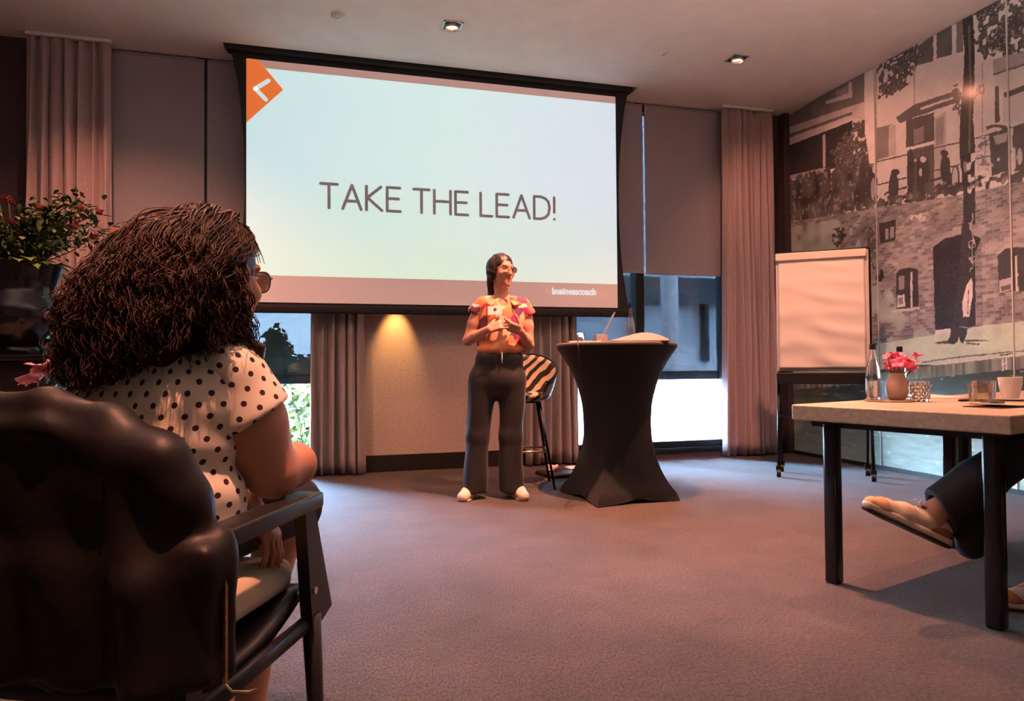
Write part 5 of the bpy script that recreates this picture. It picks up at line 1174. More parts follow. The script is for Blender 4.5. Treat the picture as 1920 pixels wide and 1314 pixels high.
def glasses(f, par, m, w=0.026, hgt=0.020, r=0.0014, round_=1.0):
    P = lambda q: tuple(f.p(q)); g = MB()
    for s in (-1, 1):
        ring = [P((s * 0.033 + w * math.copysign(abs(math.cos(a)) ** round_, math.cos(a)), -0.104 + 0.006 * math.cos(a) * s, 0.006 + hgt * math.copysign(abs(math.sin(a)) ** round_, math.sin(a)))) for a in np.linspace(0, 2 * PI, 25)]
        g.tube(ring, r, 6)
        g.tube([P((s * (0.033 + w), -0.100, 0.012)), P((s * 0.074, -0.085, 0.014)), P((s * 0.081, -0.02, 0.012)), P((s * 0.082, 0.010, 0.010)), P((s * 0.080, 0.030, -0.012))], r * 0.95, 6)
    g.tube([P((-0.008, -0.106, 0.010)), P((0, -0.109, 0.014)), P((0.008, -0.106, 0.010))], r, 6)
    o = g.build('glasses', m, par, smooth=True)
    for s in (-1, 1):
        b = MB(); n = 20; M = [P((s * 0.033 + w * 0.97 * math.copysign(abs(math.cos(a)) ** round_, math.cos(a)), -0.104 + 0.006 * math.cos(a) * s, 0.006 + hgt * 0.97 * math.copysign(abs(math.sin(a)) ** round_, math.sin(a)))) for a in np.linspace(0, 2 * PI, n, endpoint=False)]
        b.add(M, [tuple(range(n))]); b.build('lens', M_pane, o)
    return o
def nrm(v): v = np.array(v, float); return v / np.linalg.norm(v)
def hand(S, w, d, n, th, curl, s=1.0, thumb=(0.55, 0.75, 0.35), k=0.005):
    """palm and five unequal bent fingers; d finger direction, n palm side, th thumb side"""
    w = np.array(w, float); d = nrm(d); n = np.array(n, float); n = nrm(n - d * (n @ d)); t = np.cross(d, n); t = t if t @ np.array(th) > 0 else -t
    R = np.stack([t, d, n], 1)
    S.box(w + d * 0.047 * s, np.array([0.039, 0.048, 0.0135]) * s, 0.0125 * s, 0.012, R=R); S.ell(w + d * 0.03 * s + t * 0.022 * s + n * 0.006 * s, np.array([0.020, 0.030, 0.014]) * s, 0.012, R=R)
    tips = []
    for i in range(4):
        p = w + d * (0.090 - 0.004 * abs(i - 1)) * s + t * (0.030 - 0.0198 * i) * s; f = [0.93, 1.04, 0.98, 0.78][i]; a = 0.12; c = curl[i]; r = [0.0088, 0.0090, 0.0086, 0.0076][i] * s
        S.cap(p - d * 0.03 * s, p, r, r * 1.02, k)
        for L_, ca in ((0.043, c * 0.8), (0.027, c), (0.021, c * 0.7)):
            a += ca; q = p + (d * math.cos(a) + n * math.sin(a)) * L_ * f * s; S.cap(p, q, r, r * 0.90, k); r *= 0.90; p = q
        tips.append(p)
    p = w + d * 0.022 * s + t * 0.030 * s; v = nrm(d * thumb[0] + t * thumb[1] + n * thumb[2]); r = 0.0115 * s
    for L_, b_ in ((0.036, 0), (0.032, 0.25), (0.024, 0.3)):
        v = nrm(v + d * b_ + n * b_ * 0.4); q = p + v * L_ * s; S.cap(p, q, r, r * 0.9, k + 0.002); r *= 0.9; p = q
    return tips

# ---- the presenter
P1 = thing('person', 'standing presenter in a bright orange print blouse and wide black trousers, glasses, hands together', 'person', (1.19, 4.80, 0), math.radians(-13.9))
fh = Fr((0.062, 0.005, 1.628), rotm(2, 4, 0) @ rotm(0, 0, 34))
B = SDF(); head(B, fh, (0.066, 0.03, 1.40), 0.050)
B.ell((0.06, 0.025, 1.28), (0.145, 0.09, 0.16), 0.04).ell((0.045, 0.02, 1.08), (0.14, 0.09, 0.14), 0.05).ell((0.03, 0.025, 0.90), (0.165, 0.105, 0.13), 0.05)
B.cap((-0.07, 0.025, 1.395), (0.20, 0.025, 1.382), 0.047, 0.047, 0.04)
sL, eL, wL = (-0.105, 0.025, 1.375), (-0.188, 0.035, 1.130), (-0.035, -0.135, 1.205)
sR, eR, wR = (0.232, 0.025, 1.365), (0.252, 0.025, 1.095), (0.185, -0.135, 1.190)
for a, b_, c in ((sL, eL, wL), (sR, eR, wR)):
    m1 = np.array(b_) * 0.6 + np.array(c) * 0.4
    B.chain([a, (np.array(a) + b_) / 2, b_, m1, c], [0.046, 0.043, 0.036, 0.036, 0.024], 0.02)
hand(B, wL, (0.90, -0.22, 0.30), (0.15, 0.85, -0.45), (-0.2, -0.3, 0.9), (0.22, 0.25, 0.28, 0.3), 0.98)
hand(B, wR, (-0.82, -0.18, 0.32), (-0.1, 0.75, 0.55), (0.2, -0.5, 0.8), (0.5, 0.55, 0.6, 0.6), 0.98)
for hx, kx, ax, ay in ((-0.075, -0.125, -0.165, 0.05), (0.115, 0.115, 0.140, 0.05)):
    B.chain([(hx, 0.025, 0.82), (kx, 0.015, 0.46), (ax, ay, 0.09), (ax + 0.02 * (1 if ax > 0 else -1), ay - 0.09, 0.045)], [0.085, 0.056, 0.036, 0.032], 0.03)
V, Q = B.mesh(0.005, smooth=1); raw('body', V, Q, M_skin, P1, attr={'tone': tone(V, fh)})
eyes(fh, P1)
M_gl1 = mat('translucent_pink_frame', (0.35, 0.16, 0.13), 0.3); glasses(fh, P1, M_gl1, 0.027, 0.022, 0.0019, 0.85)
Hh = SDF(); e = lambda c, r, k=0.02, sub=False: Hh.ell(fh.p(c), r, k, sub, fh.R)
e((0, 0.026, 0.042), (0.083, 0.098, 0.090)); e((0, 0.075, -0.04), (0.068, 0.045, 0.095), 0.03); e((0, 0.055, 0.02), (0.086, 0.082, 0.085), 0.03)
for s in (-1, 1): e((s * 0.074, 0.030, -0.020), (0.018, 0.045, 0.070), 0.02)
Hh.cap(fh.p((-0.02, 0.085, -0.08)), (-0.020, 0.06, 1.47), 0.042, 0.026, 0.03); Hh.cap(fh.p((0.03, 0.085, -0.08)), (0.03, 0.085, 1.46), 0.040, 0.030, 0.03)
e((0, -0.095, -0.035), (0.075, 0.085, 0.105), 0.015, True)
V, Q = Hh.mesh(0.004, lambda X, Y, Z: 0.0022 * np.sin(120 * (X + 0.5 * Y) + 60 * Z + 2 * np.sin(35 * Z)) + 0.0016 * np.sin(170 * (Y - X * 0.3) - 50 * Z), 1)
M_hair1 = mat('dark_brown_hair', (0.028, 0.014, 0.010), 0.42, spec=0.5, var=0.5, vscale=30, stretch=(3, 3, 0.6)); raw('hair', V, Q, M_hair1, P1)
def print_mat():
    m = mat('abstract_orange_print', (0.8, 0.3, 0.15), 0.75); nt = m.node_tree; L = nt.links; b = nt.nodes['Principled BSDF']
    tc = nd(nt, 'ShaderNodeTexCoord'); n = nd(nt, 'ShaderNodeTexNoise'); n.inputs['Scale'].default_value = 9; L.new(tc.outputs['Object'], n.inputs['Vector'])
    mx = nd(nt, 'ShaderNodeMix', data_type='RGBA'); mx.inputs[0].default_value = 0.10; L.new(tc.outputs['Object'], mx.inputs[6]); L.new(n.outputs['Color'], mx.inputs[7])
    v = nd(nt, 'ShaderNodeTexVoronoi', feature='SMOOTH_F1'); v.inputs['Scale'].default_value = 15; v.inputs['Smoothness'].default_value = 0.08; L.new(mx.outputs[2], v.inputs['Vector'])
    sp = nd(nt, 'ShaderNodeSeparateColor'); L.new(v.outputs['Color'], sp.inputs[0]); r = nd(nt, 'ShaderNodeValToRGB'); r.color_ramp.interpolation = 'CONSTANT'
    e = r.color_ramp.elements; e[0].color = (0.72, 0.24, 0.10, 1); e[1].position = 0.34; e[1].color = (0.78, 0.40, 0.22, 1)
    for p, c in ((0.48, (0.72, 0.66, 0.58)), (0.58, (0.50, 0.13, 0.08)), (0.69, (0.12, 0.035, 0.09)), (0.76, (0.50, 0.03, 0.16)), (0.83, (0.76, 0.28, 0.12))):
        k = e.new(p); k.color = c + (1,)
    L.new(sp.outputs[0], r.inputs[0]); L.new(r.outputs[0], b.inputs['Base Color']); return m
M_print = print_mat()
T = SDF(); T.ell((0.062, 0.022, 1.285), (0.168, 0.112, 0.175), 0.03).ell((0.045, 0.015, 1.12), (0.168, 0.112, 0.13), 0.06).ell((0.042, 0.010, 1.065), (0.178, 0.120, 0.045), 0.03)
T.cap((-0.075, 0.025, 1.395), (0.205, 0.025, 1.382), 0.056, 0.056, 0.04)
T.cap((-0.085, 0.022, 1.388), (-0.135, 0.022, 1.338), 0.048, 0.052, 0.02).cap((0.206, 0.022, 1.375), (0.248, 0.022, 1.325), 0.048, 0.052, 0.02)
T.cap((-0.14, 0.028, 1.33), (-0.205, 0.03, 1.22), 0.047, 0.056, 0.004, True).cap((0.245, 0.025, 1.32), (0.305, 0.02, 1.22), 0.047, 0.056, 0.004, True)
T.cap((0.066, 0.02, 1.40), (0.066, 0.01, 1.50), 0.056, 0.064, 0.006, True).cap((0.066, -0.07, 1.40), (0.066, -0.115, 1.335), 0.040, 0.010, 0.006, True)
T.plane((0, 0, 1.035), (0, 0, -1))
V, Q = T.mesh(0.005, lambda X, Y, Z: fold(X, Y, Z, 0.0035, 40, 8) + 0.004 * np.sin(60 * X + 20 * Z) * np.clip((1.15 - Z) * 8, 0, 1), 1); raw('blouse', V, Q, M_print, P1)
M_orangecl = mat('orange_collar_cloth', (0.78, 0.30, 0.14), 0.75)
for s in (-1, 1):
    c0 = 0.066; b = MB()
    def cf(u, v, s=s): 
        a = math.radians(95 - 150 * u); r = 0.066 + 0.040 * v + 0.03 * u * v
        return (c0 + s * r * math.cos(a) * (1.0 if u < 0.75 else 1.0), 0.02 - 0.0 + r * 1.08 * math.sin(a) * 1.0, 1.470 - 0.035 * u - (0.022 + 0.03 * u) * v - 0.035 * max(0, u - 0.6))
    b.grid(cf, 14, 5); b.build('collar', M_orangecl, P1, smooth=True, solid=0.004, fix=False)
bd = MB().box(-0.052, 0.052, -0.001, 0.001, -0.032, 0.032, M=Matrix.Translation((0.008, -0.107, 1.338)) @ Matrix.Rotation(math.radians(-12), 4, 'X') @ Matrix.Rotation(math.radians(-14), 4, 'Z')).build('name_badge', mat('badge_card', (0.80, 0.72, 0.70), 0.5), P1, label='white name badge with a small dark emblem')
MB().lathe([(0.0115, -0.0006), (0.0115, 0.0006)], 16, (0, 0, 0), Matrix.Translation((0.008, -0.1085, 1.342)) @ Matrix.Rotation(math.radians(-12), 4, 'X') @ Matrix.Rotation(math.radians(-14), 4, 'Z') @ Matrix.Rotation(PI / 2, 4, 'X')).build('badge_emblem', mat('dark_red_ink', (0.12, 0.04, 0.05), 0.6), bd)
M_trous = mat('black_trouser_cloth', (0.011, 0.009, 0.010), 0.55, spec=0.45, sheen=0.1)
T = SDF(); T.ell((0.040, 0.018, 1.00), (0.172, 0.112, 0.10), 0.03).ell((0.024, 0.025, 0.86), (0.204, 0.128, 0.16), 0.05)
T.chain([(-0.085, 0.022, 0.82), (-0.122, 0.015, 0.44), (-0.145, 0.005, 0.06)], [0.104, 0.078, 0.087], 0.03).chain([(0.128, 0.022, 0.82), (0.115, 0.015, 0.44), (0.112, 0.005, 0.06)], [0.104, 0.080, 0.090], 0.03)
T.plane((0, 0, 0.042), (0, 0, -1)).plane((0, 0, 1.06), (0, 0, 1))
V, Q = T.mesh(0.007, lambda X, Y, Z: 0.005 * np.sin(45 * X + 2 * np.sin(5 * Z)) * np.clip((1.0 - Z), 0, 1) + fold(X, Y, Z, 0.003, 22, 2), 2); raw('trousers', V, Q, M_trous, P1)
MB().tube([(0.055, -0.108, 1.045), (0.056, -0.117, 1.01), (0.054, -0.118, 0.965)], 0.004, 6).build('drawstring', M_papers, P1, smooth=True)
M_shoe1 = mat('cream_shoe', (0.62, 0.50, 0.40), 0.5)
for s, (hx, hy, tx, ty) in ((-1, (-0.165, 0.055, -0.225, -0.105)), (1, (0.150, 0.055, 0.200, -0.105))):
    Sh = SDF().chain([(hx, hy, 0.040), ((hx + tx) / 2, (hy + ty) / 2, 0.045), (tx, ty, 0.030)], [0.038, 0.044, 0.040], 0.02); Sh.plane((0, 0, 0.004), (0, 0, -1))
    V, Q = Sh.mesh(0.005); o = raw('shoe', V, Q, M_shoe1, P1)
    MB().tube([(hx, hy + 0.005, 0.006), ((hx + tx) / 2, (hy + ty) / 2, 0.006), (tx, ty, 0.006)], [0.041, 0.046, 0.043], 16, flat=0.13).build('sole', M_papers, o, smooth=True)

# ---- the seated woman in the foreground (same frame as her chair)
P2 = thing('person', 'seated woman seen from behind, long curly brown hair, polka dot blouse, leaning on the armrest', 'person', CHL, CHR)
f2 = Fr((0.126, 0.075, 1.132), rotm(0, 5, 0) @ rotm(-4, 0, 180 - 12))
f2 = Fr(f2.t, rotm(0, 4, 0) @ rotm(0, 0, 180 - 6))
B = SDF(); head(B, f2, (0.095, 0.02, 0.97), 0.055)
B.ell((0.02, 0.0, 0.64), (0.185, 0.13, 0.11), 0.04).ell((0.035, -0.005, 0.74), (0.16, 0.115, 0.12), 0.06).ell((0.065, 0.0, 0.88), (0.155, 0.10, 0.12), 0.06)
B.cap((-0.06, 0.01, 0.95), (0.185, 0.02, 0.935), 0.052, 0.052, 0.04)
sR2, eR2 = (0.190, 0.03, 0.925), (0.232, 0.105, 0.737)
B.chain([sR2, (0.207, 0.06, 0.84), eR2], [0.060, 0.070, 0.054], 0.03).cap((0.236, 0.108, 0.730), (0.240, 0.18, 0.738), 0.047, 0.045, 0.02).cap((0.245, 0.18, 0.738), (0.10, 0.33, 0.72), 0.045, 0.026, 0.02)
hand(B, (0.10, 0.33, 0.72), (-0.7, 0.5, -0.35), (-0.3, -0.2, -0.9), (0.3, 0.9, 0.2), (0.3, 0.3, 0.35, 0.4), 1.0)
wl = (0.165, 0.135, 0.665)
B.chain([(-0.08, 0.02, 0.925), (-0.15, 0.12, 0.83), (-0.13, 0.20, 0.735), (0.02, 0.18, 0.71), wl], [0.058, 0.058, 0.046, 0.040, 0.026], 0.02)
hand(B, wl, (0.62, -0.08, -0.78), (-0.55, -0.2, -0.6), (0.1, 0.9, -0.1), (0.30, 0.34, 0.36, 0.40), 1.02, (0.7, 0.45, 0.5))
B.chain([(0.09, 0.02, 0.62), (0.10, 0.42, 0.585)], [0.088, 0.062], 0.03).chain([(0.10, 0.42, 0.585), (0.035, 0.39, 0.33), (0.035, 0.36, 0.115), (0.035, 0.36, 0.06), (0.05, 0.49, 0.035)], [0.055, 0.054, 0.034, 0.032, 0.028], 0.02)
B.chain([(-0.07, 0.02, 0.62), (-0.10, 0.43, 0.585)], [0.088, 0.062], 0.03).chain([(-0.10, 0.43, 0.585), (-0.12, 0.44, 0.33), (-0.13, 0.43, 0.105), (-0.13, 0.43, 0.06), (-0.13, 0.56, 0.035)], [0.055, 0.054, 0.034, 0.032, 0.028], 0.02)
V, Q = B.mesh(0.005, smooth=1); raw('body', V, Q, M_skin, P2, attr={'tone': tone(V, f2, (0.52, 0.26, 0.18))})
eyes(f2, P2)
glasses(f2, P2, M_black, 0.027, 0.023, 0.0013, 0.8)
def dots_mat():
    m = mat('cream_polka_dot_cloth', (0.80, 0.73, 0.62), 0.8, bump=0.08, bscale=300); nt = m.node_tree; L = nt.links; b = nt.nodes['Principled BSDF']
    at = nd(nt, 'ShaderNodeAttribute', attribute_name='wrap'); sp = nd(nt, 'ShaderNodeSeparateXYZ'); L.new(at.outputs['Vector'], sp.inputs[0])
    S_ = 0.040; R_ = 0.0054
    def M(op, a, b_=None, c=None):
        n = nd(nt, 'ShaderNodeMath', operation=op)
        for i, q in enumerate((a, b_, c)):
            if q is None: continue
            if isinstance(q, (int, float)): n.inputs[i].default_value = q
            else: L.new(q, n.inputs[i])
        return n.outputs[0]
    ds = []
    for off in (0.0, 0.5):
        fx = M('SUBTRACT', M('FRACT', M('ADD', M('DIVIDE', sp.outputs[0], S_), off)), 0.5); fy = M('SUBTRACT', M('FRACT', M('ADD', M('DIVIDE', sp.outputs[1], S_ * 1.05), off)), 0.5)
        ds.append(M('SQRT', M('ADD', M('MULTIPLY', fx, fx), M('MULTIPLY', fy, fy))))
    k = M('LESS_THAN', M('MINIMUM', ds[0], ds[1]), R_ / S_)
    mx = nd(nt, 'ShaderNodeMix', data_type='RGBA'); mx.inputs[6].default_value = (0.80, 0.73, 0.62, 1); mx.inputs[7].default_value = (0.030, 0.015, 0.015, 1); L.new(k, mx.inputs[0]); L.new(mx.outputs[2], b.inputs['Base Color']); return m
M_dots = dots_mat()
T = SDF(); T.ell((0.025, -0.002, 0.66), (0.195, 0.140, 0.12), 0.03).ell((0.038, -0.008, 0.75), (0.178, 0.128, 0.12), 0.06).ell((0.066, -0.003, 0.88), (0.170, 0.114, 0.125), 0.06)
T.cap((-0.06, 0.008, 0.95), (0.185, 0.018, 0.937), 0.062, 0.062, 0.04)
T.cap((-0.07, 0.015, 0.93), (-0.16, 0.13, 0.845), 0.074, 0.082, 0.02)
T.plane((0, 0, 0.585), (0, 0, -1))
T.cap((0.09, 0.03, 0.985), (0.10, 0.05, 1.08), 0.060, 0.062, 0.008, True)
T.cap((-0.145, 0.11, 0.84), (-0.19, 0.17, 0.77), 0.072, 0.085, 0.004, True)
dv = lambda X, Y, Z: fold(X, Y, Z, 0.004, 30, 12) + 0.005 * np.sin(70 * Z + 25 * X) * np.clip(1 - np.abs(Z - 0.76) * 8, 0, 1)
V, Q = T.mesh(0.006, dv, 2)
xc = np.interp(V[:, 2], [0.6, 0.75, 0.9, 1.0], [0.02, 0.035, 0.065, 0.09]); ang = np.arctan2(V[:, 0] - xc, -(V[:, 1]))
raw('blouse', V, Q, M_dots, P2, uv=np.stack([ang * 0.155, V[:, 2] + 0.25 * np.abs(V[:, 0] - xc) * (V[:, 2] > 0.93) * (V[:, 2] - 0.93) * 10], 1))
# right sleeve: short, wide, open below
a = np.array((0.176, 0.022, 0.938)); b_ = np.array((0.212, 0.050, 0.860)); T = SDF().cap(a, b_, 0.074, 0.084, 0.02).ell(a + (0.01, 0, 0.0), (0.065, 0.065, 0.06), 0.02)
dn = nrm(b_ - a); T.cap(a + dn * 0.085, b_ + dn * 0.10, 0.070, 0.086, 0.004, True); T.plane(b_ + dn * 0.015, dn)
V, Q = T.mesh(0.005, lambda X, Y, Z: fold(X, Y, Z, 0.003, 34, 5), 1)
rel = V - a; ax_ = rel @ dn; u1 = nrm(np.cross(dn, (0, 1, 0))); u2 = np.cross(dn, u1); an2 = np.arctan2(rel @ u2, rel @ u1)
raw('sleeve', V, Q, M_dots, P2, uv=np.stack([an2 * 0.078, ax_ + 0.02], 1))
M_skirt = mat('black_skirt_cloth', (0.012, 0.010, 0.012), 0.8)
T = SDF().ell((0.02, 0.0, 0.635), (0.200, 0.145, 0.085), 0.03).chain([(0.09, 0.02, 0.625), (0.12, 0.40, 0.60)], [0.095, 0.078], 0.05).chain([(-0.07, 0.02, 0.625), (-0.10, 0.40, 0.60)], [0.095, 0.078], 0.05).box((0.01, 0.40, 0.55), (0.14, 0.07, 0.10), 0.05, 0.05)
T.plane((0, 0.475, 0), (0, 1, 0.0)).plane((0, 0, 0.544), (0, -0.001, -1))
V, Q = T.mesh(0.008, lambda X, Y, Z: fold(X, Y, Z, 0.003, 25, 6), 2); raw('skirt', V, Q, M_skirt, P2)
M_sandal = mat('black_sandal', (0.012, 0.012, 0.012), 0.4)
for hx, hy in ((0.035, 0.36), (-0.13, 0.43)):
    Sd = SDF().chain([(hx, hy - 0.03, 0.03), (hx + 0.008, hy + 0.07, 0.022), (hx + 0.016, hy + 0.15, 0.020)], [0.036, 0.036, 0.034], 0.02); Sd.plane((0, 0, 0.0), (0, 0, -1)).plane((0, 0, 0.028), (0, 0, 1))
    V, Q = Sd.mesh(0.006); o = raw('sandal', V, Q, M_sandal, P2)
    MB().tube([(hx + 0.037 * math.cos(q), hy + 0.040 * math.sin(q), 0.105 + 0.006 * math.sin(q)) for q in np.linspace(0, 2 * PI, 17)], 0.006, 6).build('ankle_strap', M_sandal, o, smooth=True)
    MB().tube([(hx + 0.008 + 0.036 * math.cos(q), hy + 0.12, 0.028 + 0.036 * math.sin(q)) for q in np.linspace(0, PI, 9)], 0.008, 6).build('toe_strap', M_sandal, o, smooth=True)
    MB().tube([(hx + 0.041, hy - 0.016 + 0.012 * math.cos(q), 0.105 + 0.014 * math.sin(q)) for q in np.linspace(0, 2 * PI, 13)], 0.0022, 6).build('buckle', M_chrome, o, smooth=True)
# long curly hair: a dense inner mass and many single locks
M_hair2 = mat('curly_brown_hair', (0.040, 0.018, 0.011), 0.40, spec=0.5, var=0.5, vscale=25)
M_hair2b = mat('curl_strands', (0.042, 0.018, 0.011), 0.45, spec=0.4, var=0.5, vscale=14)
Hh = SDF(); e = lambda c, r, k=0.02, sub=False: Hh.ell(f2.p(c), r, k, sub, f2.R)
e((0, 0.030, 0.042), (0.083, 0.104, 0.093))
Hh.ell((0.062, -0.012, 1.152), (0.098, 0.070, 0.092), 0.03).ell((0.066, -0.046, 1.055), (0.118, 0.052, 0.10), 0.04).ell((0.062, -0.070, 0.990), (0.102, 0.034, 0.055), 0.04).cap((0.0, -0.06, 1.10), (-0.012, -0.06, 1.0), 0.046, 0.034, 0.04)
Hh.cap((0.185, 0.030, 1.03), (0.235, 0.045, 0.975), 0.028, 0.022, 0.03)
e((0, -0.110, -0.045), (0.075, 0.090, 0.115), 0.010, True); e((-0.085, -0.030, -0.025), (0.032, 0.048, 0.055), 0.008, True)
V, Q = Hh.mesh(0.005, lambda X, Y, Z: 0.006 * np.sin(60 * X + 6 * np.sin(28 * Z)) * np.sin(50 * Z + 50 * Y) * np.clip((1.20 - Z) * 12, 0, 1) + fold(X, Y, Z, 0.004, 70, 15), 1); raw('hair', V, Q, M_hair2, P2)
HV = V[V[:, 2] > 1.06]
rh = np.random.RandomState(3); sv = []; sf = []
def lock(pts, r0, r1, seg=4):
    P = np.array(pts); n = len(P); o = len(sv) and sum(len(x) for x in sv)
    t = np.gradient(P, axis=0); t /= np.linalg.norm(t, axis=1)[:, None] + 1e-9
    u = np.cross(t, [0.3, 0.5, 0.81]); u /= np.linalg.norm(u, axis=1)[:, None] + 1e-9; w = np.cross(t, u); r = np.linspace(r0, r1, n)[:, None]
    ring = np.stack([P + (u * math.cos(2 * PI * k / seg) + w * math.sin(2 * PI * k / seg)) * r for k in range(seg)], 1).reshape(-1, 3)
    i = np.arange(n - 1)[:, None] * seg; k = np.arange(seg)[None]; k2 = (k + 1) % seg
    f = np.stack([i + k, i + k2, i + seg + k2, i + seg + k], -1).reshape(-1, 4) + o
    sv.append(ring); sf.append(f)
top = f2.p((0, 0.03, 0.12))
def clear(P):
    """locks keep off the face and the uncovered right ear"""
    L = (P - f2.t) @ f2.R
    return not (((L[:, 1] < -0.055) & (L[:, 2] < 0.075) & (L[:, 2] > -0.16) & (np.abs(L[:, 0]) < 0.12)).any() or ((L[:, 0] < -0.060) & (L[:, 1] < 0.034) & (L[:, 2] < 0.045) & (L[:, 2] > -0.085)).any())
made = 0
for q in range(3600):
    if made > 1350: break
    az = rh.uniform(-2.6, 2.6); el = rh.uniform(-0.35, 1.35)              # azimuth 0 = back of the head
    loc = np.array([0.083 * math.sin(az) * math.cos(el), 0.030 + 0.104 * math.cos(az) * math.cos(el), 0.042 + 0.093 * math.sin(el)])
    root = f2.p(loc); out = root - f2.p((0, 0.025, 0.03)); out /= np.linalg.norm(out)
    if q % 2:
        root = HV[rh.randint(len(HV))] + np.array([0, 0, 0.003]); out = root - np.array([0.08, -0.01, 1.10]); out /= np.linalg.norm(out); loc = f2.inv(root[None])[0]; az = math.atan2(loc[0], loc[1]); el = 0.4
    u = rh.rand(); s_ = np.clip((root[0] - 0.05) / 0.14, 0, 1)
    ex = np.interp(0.30 * u + 0.70 * (0.5 + 0.5 * math.sin(-az * 0.75) if el < 1.0 else u), [0, 1], [-0.060, 0.215])
    side_r = loc[0] < -0.045 and rh.rand() < 0.45
    if q % 2 and not side_r: ex = np.clip(root[0] + rh.normal() * 0.035 + (root[0] - 0.07) * 0.15, -0.065, 0.22)
    if side_r: end = np.array([0.185 + 0.05 * rh.rand(), 0.02 + 0.05 * rh.rand(), 0.930 + 0.06 * rh.rand()])
    else:
        zb = np.interp(ex, [-0.13, -0.04, 0.05, 0.13, 0.24], [0.945, 0.908, 0.93, 0.970, 0.985])
        end = np.array([ex, -0.105 - 0.025 * rh.rand() + (0.055 if ex > 0.14 else 0), zb + 0.06 * rh.rand() ** 2 + 0.11 * (rh.rand() < 0.28)])
    puff = 0.006 + 0.020 * rh.rand() ** 1.5
    c1 = root + out * puff * 1.5 + np.array([0, -0.012, -0.035]); c2 = end * 0.55 + root * 0.45 + np.array([(end[0] - 0.06) * 0.20, -0.030, 0.0])
    n = 28; tt = np.linspace(0, 1, n)[:, None]
    P = root * (1 - tt) ** 3 + 3 * c1 * tt * (1 - tt) ** 2 + 3 * c2 * tt ** 2 * (1 - tt) + end * tt ** 3
    ln = np.linalg.norm(end - root); turns = ln / rh.uniform(0.040, 0.075); amp = rh.uniform(0.004, 0.011) * np.clip((tt - 0.18) * 2.2, 0.04, 1)
    ph = rh.uniform(0, 6); hx = np.cos(2 * PI * turns * tt + ph) * amp; hy = np.sin(2 * PI * turns * tt + ph) * amp
    P = P + hx * np.array([1, 0, 0.15]) + hy * np.array([0, 1, 0.2])
    if not clear(P): continue
    made += 1
    for k3 in range(4): lock(P + rh.normal(size=3) * 0.0055 * np.clip(tt * 2, 0, 1) + rh.normal(size=3) * 0.006 * tt ** 3, rh.uniform(0.0011, 0.0019), 0.0005, 3)
HT = V[V[:, 2] > 1.15]
for q in range(420):                                                       # locks combed from the crown over the top and back
    thr = HT[rh.randint(len(HT))]; o_ = thr - np.array([0.07, -0.01, 1.10]); thr = thr + nrm(o_) * (0.002 + 0.006 * rh.rand())
    st_ = np.array(f2.p((0.02 * rh.normal(), -0.01 + 0.05 * rh.rand(), 0.134))); ex = np.clip(thr[0] + rh.normal() * 0.03, -0.05, 0.20)
    en_ = np.array([ex, -0.10 - 0.02 * rh.rand(), 0.98 + 0.12 * rh.rand()]); mi_ = np.array([thr[0] * 0.7 + ex * 0.3 + (thr[0] - 0.07) * 0.12, min(thr[1] - 0.02, -0.06) - 0.02 * rh.rand(), (thr[2] + en_[2]) / 2 + 0.01])
    K = np.stack([2 * st_ - thr, st_, thr, mi_, en_, 2 * en_ - mi_]); out_ = []
    for s5 in range(3):
        for t5 in np.linspace(0, 1, 9)[:-1] if s5 < 2 else np.linspace(0, 1, 10):
            p0, p1, p2, p3 = K[s5:s5 + 4]; out_.append(0.5 * (2 * p1 + (p2 - p0) * t5 + (2 * p0 - 5 * p1 + 4 * p2 - p3) * t5 ** 2 + (3 * p1 - p0 - 3 * p2 + p3) * t5 ** 3))
    P = np.array(out_); tt = np.linspace(0, 1, len(P))[:, None]; ph = rh.uniform(0, 6); amp = 0.007 * np.clip((tt - 0.25) * 2, 0.05, 1)
    P = P + np.cos(tt * 26 + ph) * amp * np.array([1, 0, 0.2]) + np.sin(tt * 26 + ph) * amp * np.array([0, 1, 0.2])
    if clear(P):
        for k3 in range(3): lock(P + rh.normal(size=3) * 0.004 * np.clip(tt * 3, 0.2, 1), rh.uniform(0.0011, 0.0019), 0.0006, 3)
for q in range(110):                                                       # fine fly-away hairs
    base = np.array([rh.uniform(-0.11, 0.24), rh.uniform(-0.10, 0.02), rh.uniform(0.96, 1.20)]); ctr = np.array([0.07, -0.02, 1.08]); o_ = base - ctr; o_ /= np.linalg.norm(o_)
    p0 = ctr + o_ * np.array([0.13, 0.08, 0.13]); n = 14; tt = np.linspace(0, 1, n)[:, None]; L_ = rh.uniform(0.03, 0.075)
    P = p0 + o_ * L_ * tt * np.array([0.8, 0.8, 0.3]) + np.array([0, 0, -0.8]) * L_ * tt ** 2 + 0.010 * np.sin(tt * rh.uniform(4, 11) + rh.uniform(0, 6)) * rh.normal(size=3)
    if clear(P): lock(P, 0.0007, 0.0004)
# fringe over the forehead and the strand before the ear
for q in range(44):
    a = rh.uniform(-0.045, 0.02); root = f2.p((a, -0.05 + 0.03 * rh.rand(), 0.118)); end = f2.p((a * 1.05 + 0.006 * rh.normal(), -0.086, 0.040 + 0.03 * rh.rand())); mid = (root + end) / 2 + f2.R @ np.array([0, -0.010, 0.008])
    tt = np.linspace(0, 1, 16)[:, None]; lock(root * (1 - tt) ** 2 + 2 * mid * tt * (1 - tt) + end * tt ** 2, 0.0022, 0.0008)
raw('curls', np.concatenate(sv), np.concatenate(sf), M_hair2b, P2, kind='stuff')

